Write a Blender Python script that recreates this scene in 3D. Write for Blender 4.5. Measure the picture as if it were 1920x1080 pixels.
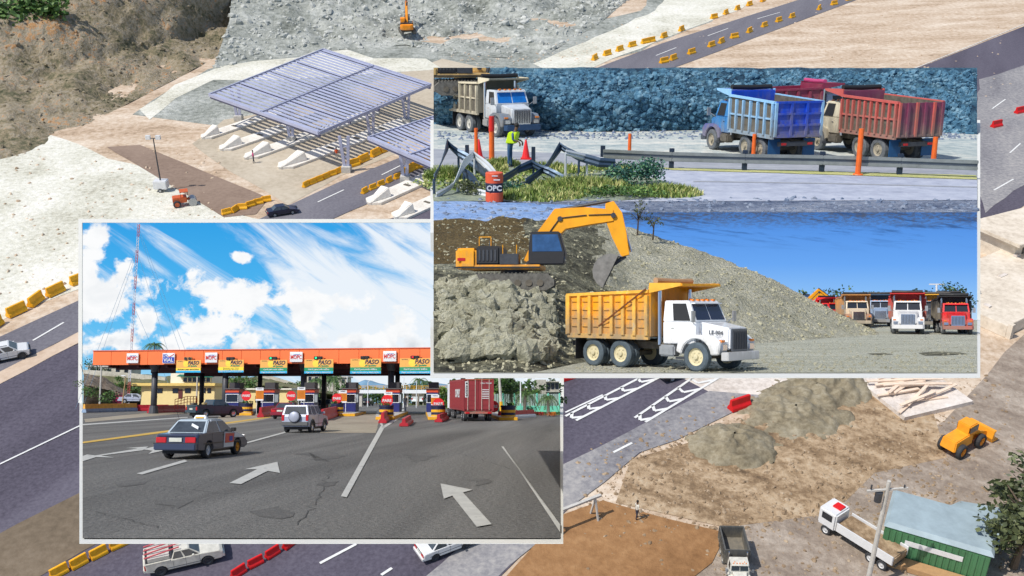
import bpy, bmesh, math, random
from mathutils import Matrix, Vector, noise as mnoise
R = math.radians; PI = math.pi
random.seed(7)
for o in list(bpy.data.objects): bpy.data.objects.remove(o)
sc = bpy.context.scene
COL = sc.collection

# ---------------------------------------------------------------- camera, world, sun, exposure
PITCH = R(27); CAMH = 60.0; F = 1920 * 35 / 36
cd = bpy.data.cameras.new('camera'); cam = bpy.data.objects.new('camera', cd); COL.objects.link(cam)
cd.lens = 35; cd.sensor_width = 36; cd.clip_start = .05; cd.clip_end = 3000
cam.location = (0, 0, CAMH); cam.rotation_euler = (PI / 2 - PITCH, 0, 0)
sc.camera = cam
SUN = Vector((-.56, -.26, 1)).normalized()          # direction towards the sun
w = bpy.data.worlds.new('World'); sc.world = w; w.use_nodes = True
nt = w.node_tree; bg = nt.nodes['Background']
sky = nt.nodes.new('ShaderNodeTexSky'); sky.sky_type = 'NISHITA'; sky.sun_disc = False
sky.sun_elevation = math.asin(SUN.z); sky.sun_rotation = math.atan2(SUN.x, SUN.y)
nt.links.new(sky.outputs[0], bg.inputs[0]); bg.inputs[1].default_value = .13
sl = bpy.data.lights.new('sun', 'SUN'); sl.energy = 4.0; sl.angle = R(.5); sl.color = (1, .95, .87)
so = bpy.data.objects.new('sun', sl); COL.objects.link(so); so.rotation_euler = SUN.to_track_quat('Z', 'Y').to_euler()
so.location = (0, 0, 200)
sc.view_settings.view_transform = 'Standard'; sc.view_settings.look = 'None'
sc.view_settings.exposure = 0; sc.view_settings.gamma = 1; sc.view_settings.use_curve_mapping = False

# ---------------------------------------------------------------- places
# The aerial site is at true size. The toll plaza, the roadside and the quarry are scale-model
# dioramas on tilted bases that stand in front of it; each has its own frame of reference in metres.
class Place:
    def __init__(s, yh, h, scale):
        s.a = math.atan((yh - 540) / F); s.h = h; s.s = scale
        rot = Matrix.Rotation(-(PITCH + s.a), 4, 'X')
        up = rot @ Vector((0, 0, 1))
        s.M = Matrix.Translation(Vector((0, 0, CAMH)) - up * h * scale) @ rot @ Matrix.Scale(scale, 4)
    def ray(s, u, v):
        rx = (u - 960) / F; rz = -(v - 540) / F
        return Vector((rx, math.cos(s.a) - rz * math.sin(s.a), math.sin(s.a) + rz * math.cos(s.a)))
    def P(s, u, v, z=0.0):                 # point of the place at height z
        r = s.ray(u, v); t = (z - s.h) / r.z
        return Vector((r.x * t, r.y * t, z))
    def Q(s, u, v, d):                     # point of the place at distance d
        r = s.ray(u, v); t = d / r.y
        return Vector((r.x * t, d, s.h + r.z * t))
def _G(s, u, d): return s.P(u, 540 + F * math.tan(s.a + math.atan(s.h / d)))
Place.G = _G                               # ground point at distance d under a picture column
AIR = Place(540 - F * math.tan(PITCH), CAMH, 1.0)
TOL = Place(737, 2.3, .235)
QUA = Place(567, 2.33, .06)
RDS = Place(67, 5.7, .285)

# ---------------------------------------------------------------- materials
def C(r, g, b):
    f = lambda c: (c / 255 / 12.92) if c <= 10 else ((c / 255 + .055) / 1.055) ** 2.4
    return (f(r), f(g), f(b))
MC = {}
def ramp(nt, fac, stops):
    n = nt.nodes.new('ShaderNodeValToRGB'); nt.links.new(fac, n.inputs[0])
    e = n.color_ramp.elements
    while len(e) < len(stops): e.new(.5)
    for i, (p, c) in enumerate(stops): e[i].position = p; e[i].color = (*c, 1)
    return n.outputs[0]
def mul(c, k): return tuple(min(1, x * k) for x in c)
def M(name, col, rough=.6, metal=0., var=.12, scale=3., bump=0., bscale=None, spots=None, coat=0., emit=0.):
    if name in MC: return MC[name]
    m = bpy.data.materials.new(name); m.use_nodes = True; nt = m.node_tree
    b = nt.nodes['Principled BSDF']; b.inputs['Roughness'].default_value = rough; b.inputs['Metallic'].default_value = metal
    if coat: b.inputs['Coat Weight'].default_value = coat
    tc = nt.nodes.new('ShaderNodeTexCoord')
    n = nt.nodes.new('ShaderNodeTexNoise'); n.inputs['Scale'].default_value = scale; n.inputs['Detail'].default_value = 8
    n.inputs['Roughness'].default_value = .65
    nt.links.new(tc.outputs['Object'], n.inputs['Vector'])
    st = [(.3, mul(col, 1 - var)), (.5, col), (.7, mul(col, 1 + var))]
    if spots: st = [(.3, mul(col, 1 - var)), (.5, col), (.6, mul(col, 1 + var)), (.66, spots)]
    out = ramp(nt, n.outputs['Fac'], st)
    nt.links.new(out, b.inputs['Base Color'])
    if emit:
        nt.links.new(out, b.inputs['Emission Color']); b.inputs['Emission Strength'].default_value = emit
    if bump:
        n2 = nt.nodes.new('ShaderNodeTexNoise'); n2.inputs['Scale'].default_value = bscale or scale * 4; n2.inputs['Detail'].default_value = 6
        nt.links.new(tc.outputs['Object'], n2.inputs['Vector'])
        bp = nt.nodes.new('ShaderNodeBump'); bp.inputs['Strength'].default_value = 1; bp.inputs['Distance'].default_value = bump
        nt.links.new(n2.outputs['Fac'], bp.inputs['Height']); nt.links.new(bp.outputs[0], b.inputs['Normal'])
    MC[name] = m; return m
def MT(name, cols, s1, s2, bump=.1, stretch=None, rot=0, rough=.9, mixw=.5, lo=.33, hi=.67):
    """earth, rock or asphalt: large patches mixed with fine grain"""
    if name in MC: return MC[name]
    m = bpy.data.materials.new(name); m.use_nodes = True; nt = m.node_tree
    b = nt.nodes['Principled BSDF']; b.inputs['Roughness'].default_value = rough
    tc = nt.nodes.new('ShaderNodeTexCoord'); vec = tc.outputs['Object']
    mp = nt.nodes.new('ShaderNodeMapping'); mp.inputs['Rotation'].default_value = (0, 0, rot)
    nt.links.new(vec, mp.inputs[0]); mp2 = nt.nodes.new('ShaderNodeMapping')
    mp2.inputs['Scale'].default_value = stretch or (1, 1, 1); nt.links.new(mp.outputs[0], mp2.inputs[0])
    a = nt.nodes.new('ShaderNodeTexNoise'); a.inputs['Scale'].default_value = s1; a.inputs['Detail'].default_value = 6
    a.inputs['Roughness'].default_value = .6; a.inputs['Distortion'].default_value = .4
    nt.links.new(mp2.outputs[0], a.inputs['Vector'])
    c = nt.nodes.new('ShaderNodeTexNoise'); c.inputs['Scale'].default_value = s2; c.inputs['Detail'].default_value = 5
    c.inputs['Roughness'].default_value = .7
    nt.links.new(vec, c.inputs['Vector'])
    mx = nt.nodes.new('ShaderNodeMix'); mx.inputs[0].default_value = mixw
    nt.links.new(a.outputs['Fac'], mx.inputs[2]); nt.links.new(c.outputs['Fac'], mx.inputs[3])
    k = len(cols); out = ramp(nt, mx.outputs[0], [(lo + (hi - lo) * i / (k - 1), cols[i]) for i in range(k)])
    nt.links.new(out, b.inputs['Base Color'])
    bp = nt.nodes.new('ShaderNodeBump'); bp.inputs['Strength'].default_value = .8; bp.inputs['Distance'].default_value = bump
    nt.links.new(c.outputs['Fac'], bp.inputs['Height']); nt.links.new(bp.outputs[0], b.inputs['Normal'])
    MC[name] = m; return m
def leafmat(name, c1, c2, s=1.2):
    if name in MC: return MC[name]
    m = M(name, c1, .55, 0, .3, s); nt = m.node_tree; b = nt.nodes['Principled BSDF']
    for l in list(b.inputs['Base Color'].links): nt.links.remove(l)
    n = [x for x in nt.nodes if x.type == 'TEX_NOISE'][0]
    g = nt.nodes.new('ShaderNodeNewGeometry')
    ad = nt.nodes.new('ShaderNodeMath'); ad.operation = 'MULTIPLY_ADD'
    nt.links.new(g.outputs['Random Per Island'], ad.inputs[0]); ad.inputs[1].default_value = .35
    sb = nt.nodes.new('ShaderNodeMath'); sb.operation = 'SUBTRACT'; nt.links.new(n.outputs['Fac'], sb.inputs[0]); sb.inputs[1].default_value = .17
    nt.links.new(sb.outputs[0], ad.inputs[2])
    out = ramp(nt, ad.outputs[0], [(.3, mul(c1, .6)), (.5, c1), (.7, c2)])
    nt.links.new(out, b.inputs['Base Color'])
    return m

def grime(m, h=1.5, col=(.2, .17, .125), amt=.75, low=.15, sc_=2.2, streak=True):
    """road dust that settles on the lower panels and in patches"""
    if m.get('g'): return m
    m['g'] = 1; nt = m.node_tree; b = nt.nodes['Principled BSDF']; src = b.inputs['Base Color'].links[0].from_socket
    tc = nt.nodes.new('ShaderNodeTexCoord'); sp = nt.nodes.new('ShaderNodeSeparateXYZ'); nt.links.new(tc.outputs['Object'], sp.inputs[0])
    mp = nt.nodes.new('ShaderNodeMapping'); mp.inputs['Scale'].default_value = (1, 1, .35 if streak else 1); nt.links.new(tc.outputs['Object'], mp.inputs[0])
    n = nt.nodes.new('ShaderNodeTexNoise'); n.inputs['Scale'].default_value = sc_; n.inputs['Detail'].default_value = 10; n.inputs['Roughness'].default_value = .75; nt.links.new(mp.outputs[0], n.inputs['Vector'])
    z = nt.nodes.new('ShaderNodeMapRange'); nt.links.new(sp.outputs[2], z.inputs[0]); z.inputs[1].default_value = .2; z.inputs[2].default_value = h; z.inputs[3].default_value = .62; z.inputs[4].default_value = low
    a = nt.nodes.new('ShaderNodeMath'); a.operation = 'ADD'; nt.links.new(n.outputs['Fac'], a.inputs[0]); nt.links.new(z.outputs[0], a.inputs[1])
    r = nt.nodes.new('ShaderNodeMapRange'); r.interpolation_type = 'SMOOTHSTEP'; nt.links.new(a.outputs[0], r.inputs[0]); r.inputs[1].default_value = .66; r.inputs[2].default_value = 1.05; r.inputs[4].default_value = amt
    mx = nt.nodes.new('ShaderNodeMix'); mx.data_type = 'RGBA'; nt.links.new(r.outputs[0], mx.inputs[0]); nt.links.new(src, mx.inputs[6]); mx.inputs[7].default_value = (*col, 1)
    nt.links.new(mx.outputs[2], b.inputs['Base Color']); ro = nt.nodes.new('ShaderNodeMapRange'); nt.links.new(r.outputs[0], ro.inputs[0])
    ro.inputs[3].default_value = b.inputs['Roughness'].default_value; ro.inputs[4].default_value = .9; nt.links.new(ro.outputs[0], b.inputs['Roughness']); return m
white = M('white_paint', (.72, .72, .72), .35, 0, .06, 2, coat=.4)
offwhite = M('dusty_white_paint', (.62, .6, .53), .5, 0, .2, 2.5)
black = M('black_plastic', (.02, .02, .022), .5)
rubber = M('tyre_rubber', (.035, .037, .042), .8, 0, .3, 6)
dustrub = M('dusty_tyre_rubber', (.12, .13, .14), .9, 0, .4, 5)
steel = M('galvanised_steel', (.42, .43, .44), .4, .6, .15, 5)
dsteel = M('dark_painted_steel', (.06, .065, .075), .45, .3, .2, 4)
chrome = M('chrome', (.7, .7, .72), .15, 1, .05, 4)
glass = M('tinted_glass', (.015, .02, .028), .08, 0, .1, 2, coat=.5)
bglass = M('blue_tinted_glass', (.03, .09, .22), .1, 0, .3, 2, coat=.5)
redl = M('red_lens', (.5, .015, .02), .25)
orl = M('amber_lens', (.8, .22, .02), .25)
yel = M('machine_yellow', C(236, 158, 22), .45, 0, .22, 2.2, spots=C(150, 95, 30))
conc = M('pale_concrete', (.52, .5, .46), .85, 0, .18, 2, bump=.01)
dirtm = M('dusty_chassis', (.13, .115, .09), .85, 0, .4, 4)

# ---------------------------------------------------------------- mesh building
class MB:
    def __init__(s): s.v = []; s.f = []; s.X = Matrix()
    def add(s, vs, fs):
        k = len(s.v); s.v += [s.X @ Vector(p) for p in vs]; s.f += [tuple(i + k for i in f) for f in fs]; return s
    def box(s, x0, x1, y0, y1, z0, z1):
        return s.add([(x0,y0,z0),(x1,y0,z0),(x1,y1,z0),(x0,y1,z0),(x0,y0,z1),(x1,y0,z1),(x1,y1,z1),(x0,y1,z1)],
                     [(0,3,2,1),(4,5,6,7),(0,1,5,4),(1,2,6,5),(2,3,7,6),(3,0,4,7)])
    def hexa(s, b, t):                     # four bottom points, four top points
        return s.add(list(b) + list(t), [(0,3,2,1),(4,5,6,7),(0,1,5,4),(1,2,6,5),(2,3,7,6),(3,0,4,7)])
    def cyl(s, p0, p1, r0, r1=None, n=12):
        r1 = r0 if r1 is None else r1; p0 = Vector(p0); p1 = Vector(p1)
        q = (p1 - p0).to_track_quat('Z', 'Y'); vs = []
        for p, r in ((p0, r0), (p1, r1)):
            for i in range(n):
                a = 2 * PI * i / n; vs.append(p + q @ Vector((r * math.cos(a), r * math.sin(a), 0)))
        fs = [(i, (i + 1) % n, n + (i + 1) % n, n + i) for i in range(n)]
        return s.add(vs, fs + [tuple(range(n - 1, -1, -1)), tuple(range(n, 2 * n))])
    def beam(s, p0, p1, wd, ht):
        p0 = Vector(p0); p1 = Vector(p1); d = (p1 - p0).normalized()
        sd = d.cross(Vector((0, 0, 1)))
        if sd.length < .01: sd = Vector((1, 0, 0))
        sd.normalize(); u = sd.cross(d).normalized(); a = sd * wd / 2; b = u * ht / 2
        return s.hexa([p0 - a - b, p0 + a - b, p1 + a - b, p1 - a - b], [p0 - a + b, p0 + a + b, p1 + a + b, p1 - a + b])
    def prism(s, poly, y0, y1):            # (x,z) outline extruded along y
        n = len(poly); vs = [(x, y0, z) for x, z in poly] + [(x, y1, z) for x, z in poly]
        return s.add(vs, [tuple(range(n)), tuple(range(2 * n - 1, n - 1, -1))] + [((i + 1) % n, i, n + i, n + (i + 1) % n) for i in range(n)])
    def slabp(s, poly, z0, z1):            # (x,y) outline extruded along z
        n = len(poly); vs = [(p[0], p[1], z0) for p in poly] + [(p[0], p[1], z1) for p in poly]
        return s.add(vs, [tuple(range(n - 1, -1, -1)), tuple(range(n, 2 * n))] + [(i, (i + 1) % n, n + (i + 1) % n, n + i) for i in range(n)])
    def layers(s, poly, lay):              # (x,z) outline, layers (y, inset towards centre)
        n = len(poly); cx = sum(p[0] for p in poly) / n; cz = sum(p[1] for p in poly) / n; vs = []
        for y, k in lay: vs += [(cx + (x - cx) * k, y, cz + (z - cz) * k) for x, z in poly]
        fs = [tuple(range(n)), tuple((len(lay)) * n - 1 - i for i in range(n))]
        for j in range(len(lay) - 1): fs += [(j*n + (i+1) % n, j*n + i, (j+1)*n + i, (j+1)*n + (i+1) % n) for i in range(n)]
        return s.add(vs, fs)
    def lathe(s, prof, n=20, axis='Z'):    # profile (r, h)
        vs = []; m = len(prof)
        for i in range(n):
            a = 2 * PI * i / n
            for r, h in prof:
                x, y = r * math.cos(a), r * math.sin(a)
                vs.append((x, y, h) if axis == 'Z' else (x, h, y))
        fs = [(i*m + j, ((i+1) % n)*m + j, ((i+1) % n)*m + j + 1, i*m + j + 1) for i in range(n) for j in range(m - 1)]
        return s.add(vs, fs)
    def tube(s, pts, r, n=6):
        for a, b in zip(pts[:-1], pts[1:]): s.cyl(a, b, r, r, n)
        return s
    def mesh(s, name, mat, bevel=0, smooth=False):
        me = bpy.data.meshes.new(name); me.from_pydata([tuple(p) for p in s.v], [], s.f)
        bm = bmesh.new(); bm.from_mesh(me)
        if bevel:
            bmesh.ops.remove_doubles(bm, verts=bm.verts, dist=1e-4)
            ed = [e for e in bm.edges if len(e.link_faces) == 2 and e.calc_face_angle(0) > .5]
            try: bmesh.ops.bevel(bm, geom=ed, offset=bevel, segments=2, affect='EDGES', clamp_overlap=True)
            except Exception: pass
        bmesh.ops.recalc_face_normals(bm, faces=bm.faces)
        bm.to_mesh(me); bm.free()
        if smooth: me.polygons.foreach_set('use_smooth', [True] * len(me.polygons))
        me.materials.append(mat); return me
    def build(s, name, mat, parent=None, bevel=0, smooth=False, place=None, label=None):
        o = bpy.data.objects.new(name, s.mesh(name, mat, bevel, smooth)); COL.objects.link(o)
        if parent: o.parent = parent
        if place: o.matrix_world = place.M
        if label: o['label'] = label
        return o
def put(o, pl, x, y, z=0, rz=0, k=1, tilt=None):
    m = pl.M @ Matrix.Translation((x, y, z)) @ Matrix.Rotation(rz, 4, 'Z')
    if tilt is not None: m = m @ tilt
    o.matrix_world = m @ Matrix.Scale(k, 4); return o
def tag(o, label=None, cat=None, group=None, kind=None):
    if label: o['label'] = label
    if cat: o['category'] = cat
    if group: o['group'] = group
    if kind: o['kind'] = kind
    return o
def thing(name, label, cat, pl, x=0, y=0, z=0, rz=0, k=1, group=None):
    o = bpy.data.objects.new(name, None); COL.objects.link(o); o.empty_display_size = .2
    return tag(put(o, pl, x, y, z, rz, k), label, cat, group)
def inst(me, name, parent, loc=(0,0,0), rot=(0,0,0), label=None, k=None):
    o = bpy.data.objects.new(name, me); COL.objects.link(o); o.parent = parent; o.location = loc; o.rotation_euler = rot
    if k: o.scale = k if hasattr(k, '__len__') else (k, k, k)
    if label: o['label'] = label
    return o
def copy_tree(o, parent=None):
    c = o.copy(); COL.objects.link(c)
    if parent: c.parent = parent
    for ch in list(o.children): copy_tree(ch, c)
    return c
def again(o, pl, x, y, z=0, rz=0, k=1, label=None, group=None):
    c = copy_tree(o); put(c, pl, x, y, z, rz, k); tag(c, label, None, group); return c
def struct(name, mb, mat, pl, smooth=False): return tag(mb.build(name, mat, None, 0, smooth, pl), kind='structure')
def stuff(name, me_or_mb, mat, pl, label, cat):
    o = me_or_mb.build(name, mat, None, 0, False, pl); return tag(o, label, cat, None, 'stuff')
TXT = {}
def text(s, size, parent, loc, mat, name='lettering', rot=(PI/2, 0, 0), shear=0, bold=.0, width=None, ext=.004):
    key = (s, size, mat.name, shear, bold, width, ext)
    if key not in TXT:
        cu = bpy.data.curves.new('t', 'FONT'); cu.body = s; cu.size = size; cu.align_x = 'CENTER'; cu.align_y = 'CENTER'
        cu.extrude = ext; cu.shear = shear; cu.offset = bold; cu.resolution_u = 2
        ob = bpy.data.objects.new('t', cu); COL.objects.link(ob)
        me = bpy.data.meshes.new_from_object(ob.evaluated_get(bpy.context.evaluated_depsgraph_get()))
        bpy.data.objects.remove(ob); me.materials.clear(); me.materials.append(mat); me.name = 'lettering'
        if width and len(me.vertices):
            xs = [v.co.x for v in me.vertices]; k = width / max(1e-6, max(xs) - min(xs)); c = (max(xs) + min(xs)) / 2
            for v in me.vertices: v.co.x = (v.co.x - c) * k
        TXT[key] = me
    return inst(TXT[key], name, parent, loc, rot)
def fbm(x, y, z=0, o=4):
    s = 0; a = 1
    for i in range(o): s += a * mnoise.noise((x, y, z + i * 7.3)); x *= 2; y *= 2; z *= 2; a *= .5
    return s
def rough_line(pts, step, amp, seed=0):
    out = []; n = len(pts)
    for i in range(n):
        a = Vector(pts[i]); b = Vector(pts[(i + 1) % n]); k = max(1, int((b - a).length / step))
        nrm = Vector(((b - a).y, -(b - a).x, 0)).normalized()
        for j in range(k):
            p = a.lerp(b, j / k)
            out.append(p + nrm * amp * mnoise.noise((p.x / step / 1.7, p.y / step / 1.7, seed)))
    return out
def region(name, pl, px, mat, z=.02, amp=0, step=3):
    """flat patch of ground given by its outline"""
    pts = [pl.P(u, v) for u, v in px]
    if amp: pts = rough_line(pts, step, amp, len(name))
    mb = MB(); n = len(pts); mb.add([(p.x, p.y, z) for p in pts], [tuple(range(n))])
    return struct(name, mb, mat, pl)
def surf(name, pl, rows, mat, nu=60, nv=30, amp=0, ns=3, place=None, kind='structure', edge=True):
    """surface through rows of 3D points, with relief"""
    def along(row, t):
        k = t * (len(row) - 1); i = min(int(k), len(row) - 2); return row[i].lerp(row[i + 1], k - i)
    mb = MB(); vs = []
    for j in range(nv + 1):
        tj = j / nv * (len(rows) - 1); b = min(int(tj), len(rows) - 2); fr = tj - b
        for i in range(nu + 1):
            t = i / nu; p = along(rows[b], t).lerp(along(rows[b + 1], t), fr)
            e = min(1, 6 * min(t, 1 - t)) * min(1, 5 * min(j / nv, 1 - j / nv) + .15) if edge else 1
            q = p / ns
            p = p + Vector((0, -.4, 1)) * amp * e * fbm(q.x, q.y, q.z, 5)
            vs.append(p)
    fs = [(j*(nu+1)+i, j*(nu+1)+i+1, (j+1)*(nu+1)+i+1, (j+1)*(nu+1)+i) for j in range(nv) for i in range(nu)]
    mb.add(vs, fs); o = mb.build(name, mat, None, 0, True, pl); o['kind'] = kind
    o['label'] = name.replace('_', ' '); del o['label']
    return o, vs
ICO = None
def rocks(name, pl, pos, mat, label, flat=.75, cat='rubble'):
    """pos: list of (Vector, radius) -> angular stones in one mesh"""
    global ICO
    if ICO is None:
        bm = bmesh.new(); bmesh.ops.create_icosphere(bm, subdivisions=1, radius=1)
        ICO = ([v.co.copy() for v in bm.verts], [tuple(v.index for v in f.verts) for f in bm.faces]); bm.free()
    V, Fc = ICO; vs = []; fs = []
    for p, r in pos:
        k = len(vs); q = Matrix.Rotation(random.uniform(0, 6.28), 3, Vector((random.random() - .5, random.random() - .5, random.random() + .1)).normalized())
        sx, sy, sz = random.uniform(.7, 1.3), random.uniform(.7, 1.2), random.uniform(.6, 1) * flat
        for v in V:
            w_ = q @ Vector((v.x * sx, v.y * sy, v.z * sz)) * r * random.uniform(.78, 1.12); vs.append((p.x + w_.x, p.y + w_.y, p.z + w_.z))
        fs += [tuple(i + k for i in f) for f in Fc]
    me = bpy.data.meshes.new(name); me.from_pydata(vs, [], fs); me.materials.append(mat)
    o = bpy.data.objects.new(name, me); COL.objects.link(o); o.matrix_world = pl.M
    return tag(o, label, cat, None, 'stuff')
def on_surface(vs, nu, nv, n, r0, r1, pick=None):
    out = []
    while len(out) < n:
        i = random.randint(0, nu - 1); j = random.randint(0, nv - 1)
        a = vs[j*(nu+1)+i]; b = vs[j*(nu+1)+i+1]; c = vs[(j+1)*(nu+1)+i]
        p = a + (b - a) * random.random() + (c - a) * random.random()
        if pick and not pick(p, i / nu, j / nv): continue
        out.append((p, r0 * (r1 / r0) ** (random.random() ** 2.2)))
    return out
# ---------------------------------------------------------------- plants
def leaves_mesh(n, clumps, leaf, droop=.3):
    """n leaf-sized faces scattered through the clumps [(centre, radii)]"""
    vs = []; fs = []
    for _ in range(n):
        c, r = random.choice(clumps)
        while True:
            d = Vector((random.uniform(-1, 1), random.uniform(-1, 1), random.uniform(-1, 1)))
            if .3 < d.length < 1: break
        d *= random.uniform(.75, 1.08)
        p = Vector((c[0] + d.x * r[0], c[1] + d.y * r[1], c[2] + d.z * r[2]))
        a = Vector((random.gauss(0, 1), random.gauss(0, 1), random.gauss(-droop, .6))).normalized()
        b = a.cross(Vector((random.gauss(0, 1), random.gauss(0, 1), random.gauss(0, 1)))).normalized()
        l = leaf * random.uniform(.6, 1.4); k = len(vs)
        vs += [p - a*l*.5, p + b*l*.3, p + a*l*.6, p - b*l*.3]; fs.append((k, k+1, k+2, k+3))
    return vs, fs
def blades(name, x, y, rx, ry, h, n, mat, pl, label, cat='plant'):
    """tuft of upright grass blades"""
    vs = []; fs = []
    for _ in range(n):
        a = random.uniform(0, 6.28); d = random.random() ** .6; bx, by = math.cos(a) * d * rx, math.sin(a) * d * ry
        hh = h * random.uniform(.45, 1.1) * (1 - .5 * d * d); lx, ly = random.gauss(0, .28) * hh, random.gauss(0, .28) * hh; w_ = random.uniform(.02, .045); t_ = random.uniform(0, 3.14); k = len(vs)
        cx, cy = math.cos(t_) * w_, math.sin(t_) * w_
        vs += [(bx - cx, by - cy, 0), (bx + cx, by + cy, 0), (bx + cx * .8 + lx * .35, by + cy * .8 + ly * .35, hh * .6), (bx - cx * .8 + lx * .35, by - cy * .8 + ly * .35, hh * .6), (bx + lx, by + ly, hh)]
        fs += [(k, k+1, k+2, k+3), (k+3, k+2, k+4)]
    me = bpy.data.meshes.new(name); me.from_pydata(vs, [], fs); me.materials.append(mat)
    o = bpy.data.objects.new(name, me); COL.objects.link(o); put(o, pl, x, y, 0); return tag(o, label, cat)
def leafobj(name, n, clumps, leaf, mat, parent=None):
    vs, fs = leaves_mesh(n, clumps, leaf); mb = MB(); mb.add(vs, fs)
    me = bpy.data.meshes.new(name); me.from_pydata([tuple(v) for v in mb.v], [], mb.f); me.materials.append(mat)
    o = bpy.data.objects.new(name, me); COL.objects.link(o)
    if parent: o.parent = parent
    return o
bark = M('bark', (.13, .095, .065), .9, 0, .3, 6, bump=.02)
g_dark = leafmat('deep_green_leaves', (.035, .075, .02), (.09, .17, .04))
g_mid = leafmat('green_leaves', (.06, .14, .03), (.18, .3, .07))
g_lite = leafmat('yellow_green_leaves', (.14, .26, .04), (.36, .45, .1))
g_olive = leafmat('olive_leaves', (.07, .09, .035), (.15, .17, .07))
def tree(pl, x, y, z, h, r, label, mat=g_mid, n=900, leaf=.35, group=None, name='tree', low=.35):
    t = thing(name, label, 'tree', pl, x, y, z, 0, 1, group)
    mb = MB(); mb.cyl((0,0,0), (.1,0,h*.55), r*.09, r*.05, 8)
    for i in range(5):
        a = i * 1.3 + random.random(); mb.cyl((.05,0,h*.4), (math.cos(a)*r*.6, math.sin(a)*r*.6, h*random.uniform(.6,.85)), r*.04, r*.015, 5)
    mb.build('trunk', bark, t)
    cl = []
    for i in range(11):
        a = random.uniform(0, 6.28); d = random.uniform(.1, .75) * r; zz = h * random.uniform(low + .1, .88)
        rr = r * random.uniform(.28, .5); cl.append(((math.cos(a)*d, math.sin(a)*d, zz), (rr, rr, rr * .8)))
    leafobj('crown', n, cl, leaf, mat, t); return t
def bush(pl, x, y, z, rx, rz_, label, mat=g_mid, n=260, leaf=.22, group=None, name='bush', cat='bush', ry=None):
    cl = []
    for i in range(7):
        a = random.uniform(0, 6.28); d = random.uniform(0, .6)
        cl.append(((math.cos(a)*d*rx, math.sin(a)*d*(ry or rx), rz_*random.uniform(.25,.7)), (rx*.42, (ry or rx)*.42, rz_*.36)))
    o = leafobj(name, n, cl, leaf, mat); put(o, pl, x, y, z); return tag(o, label, cat, group)
palmm = leafmat('palm_leaves', (.05, .11, .025), (.13, .22, .06), 2)
trunkm = M('palm_trunk', (.26, .23, .19), .9, 0, .2, 5)
def palm(pl, x, y, z, h, fr, label, nf=14, group=None, name='palm_tree'):
    t = thing(name, label, 'palm tree', pl, x, y, z, 0, 1, group)
    mb = MB(); bx = random.uniform(-.3, .3); mb.cyl((0,0,0), (bx*.5,0,h*.5), .2, .15, 8); mb.cyl((bx*.5,0,h*.5), (bx,0,h), .15, .12, 8); mb.build('trunk', trunkm, t)
    for k in range(nf):
        a = k * 2 * PI / nf + random.uniform(-.2,.2); up = random.uniform(.1, 1.0); mb = MB(); prev = None; mbv = []
        for i in range(9):
            s_ = i / 8; rr = fr * s_ * .95; zz = h + fr * (up * s_ - (1.1 + .3 * up) * s_ * s_)
            p = Vector((bx + rr*math.cos(a), rr*math.sin(a), zz)); sd = Vector((-math.sin(a), math.cos(a), 0))
            if prev is not None:
                wd = fr * .17 * math.sin(min(1, s_ + .15) * PI * .9) + .05
                for sgn in (-1, 1):
                    for q in (0, .5):
                        c = prev.lerp(p, q); tip = c + sd*sgn*wd + (p - prev)*.6 - Vector((0,0,wd*.7))
                        mb.add([c, c + (p - prev)*.4, tip], [(0,1,2)])
            prev = p
        mb.build('frond', palmm, t)
    return t
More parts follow.
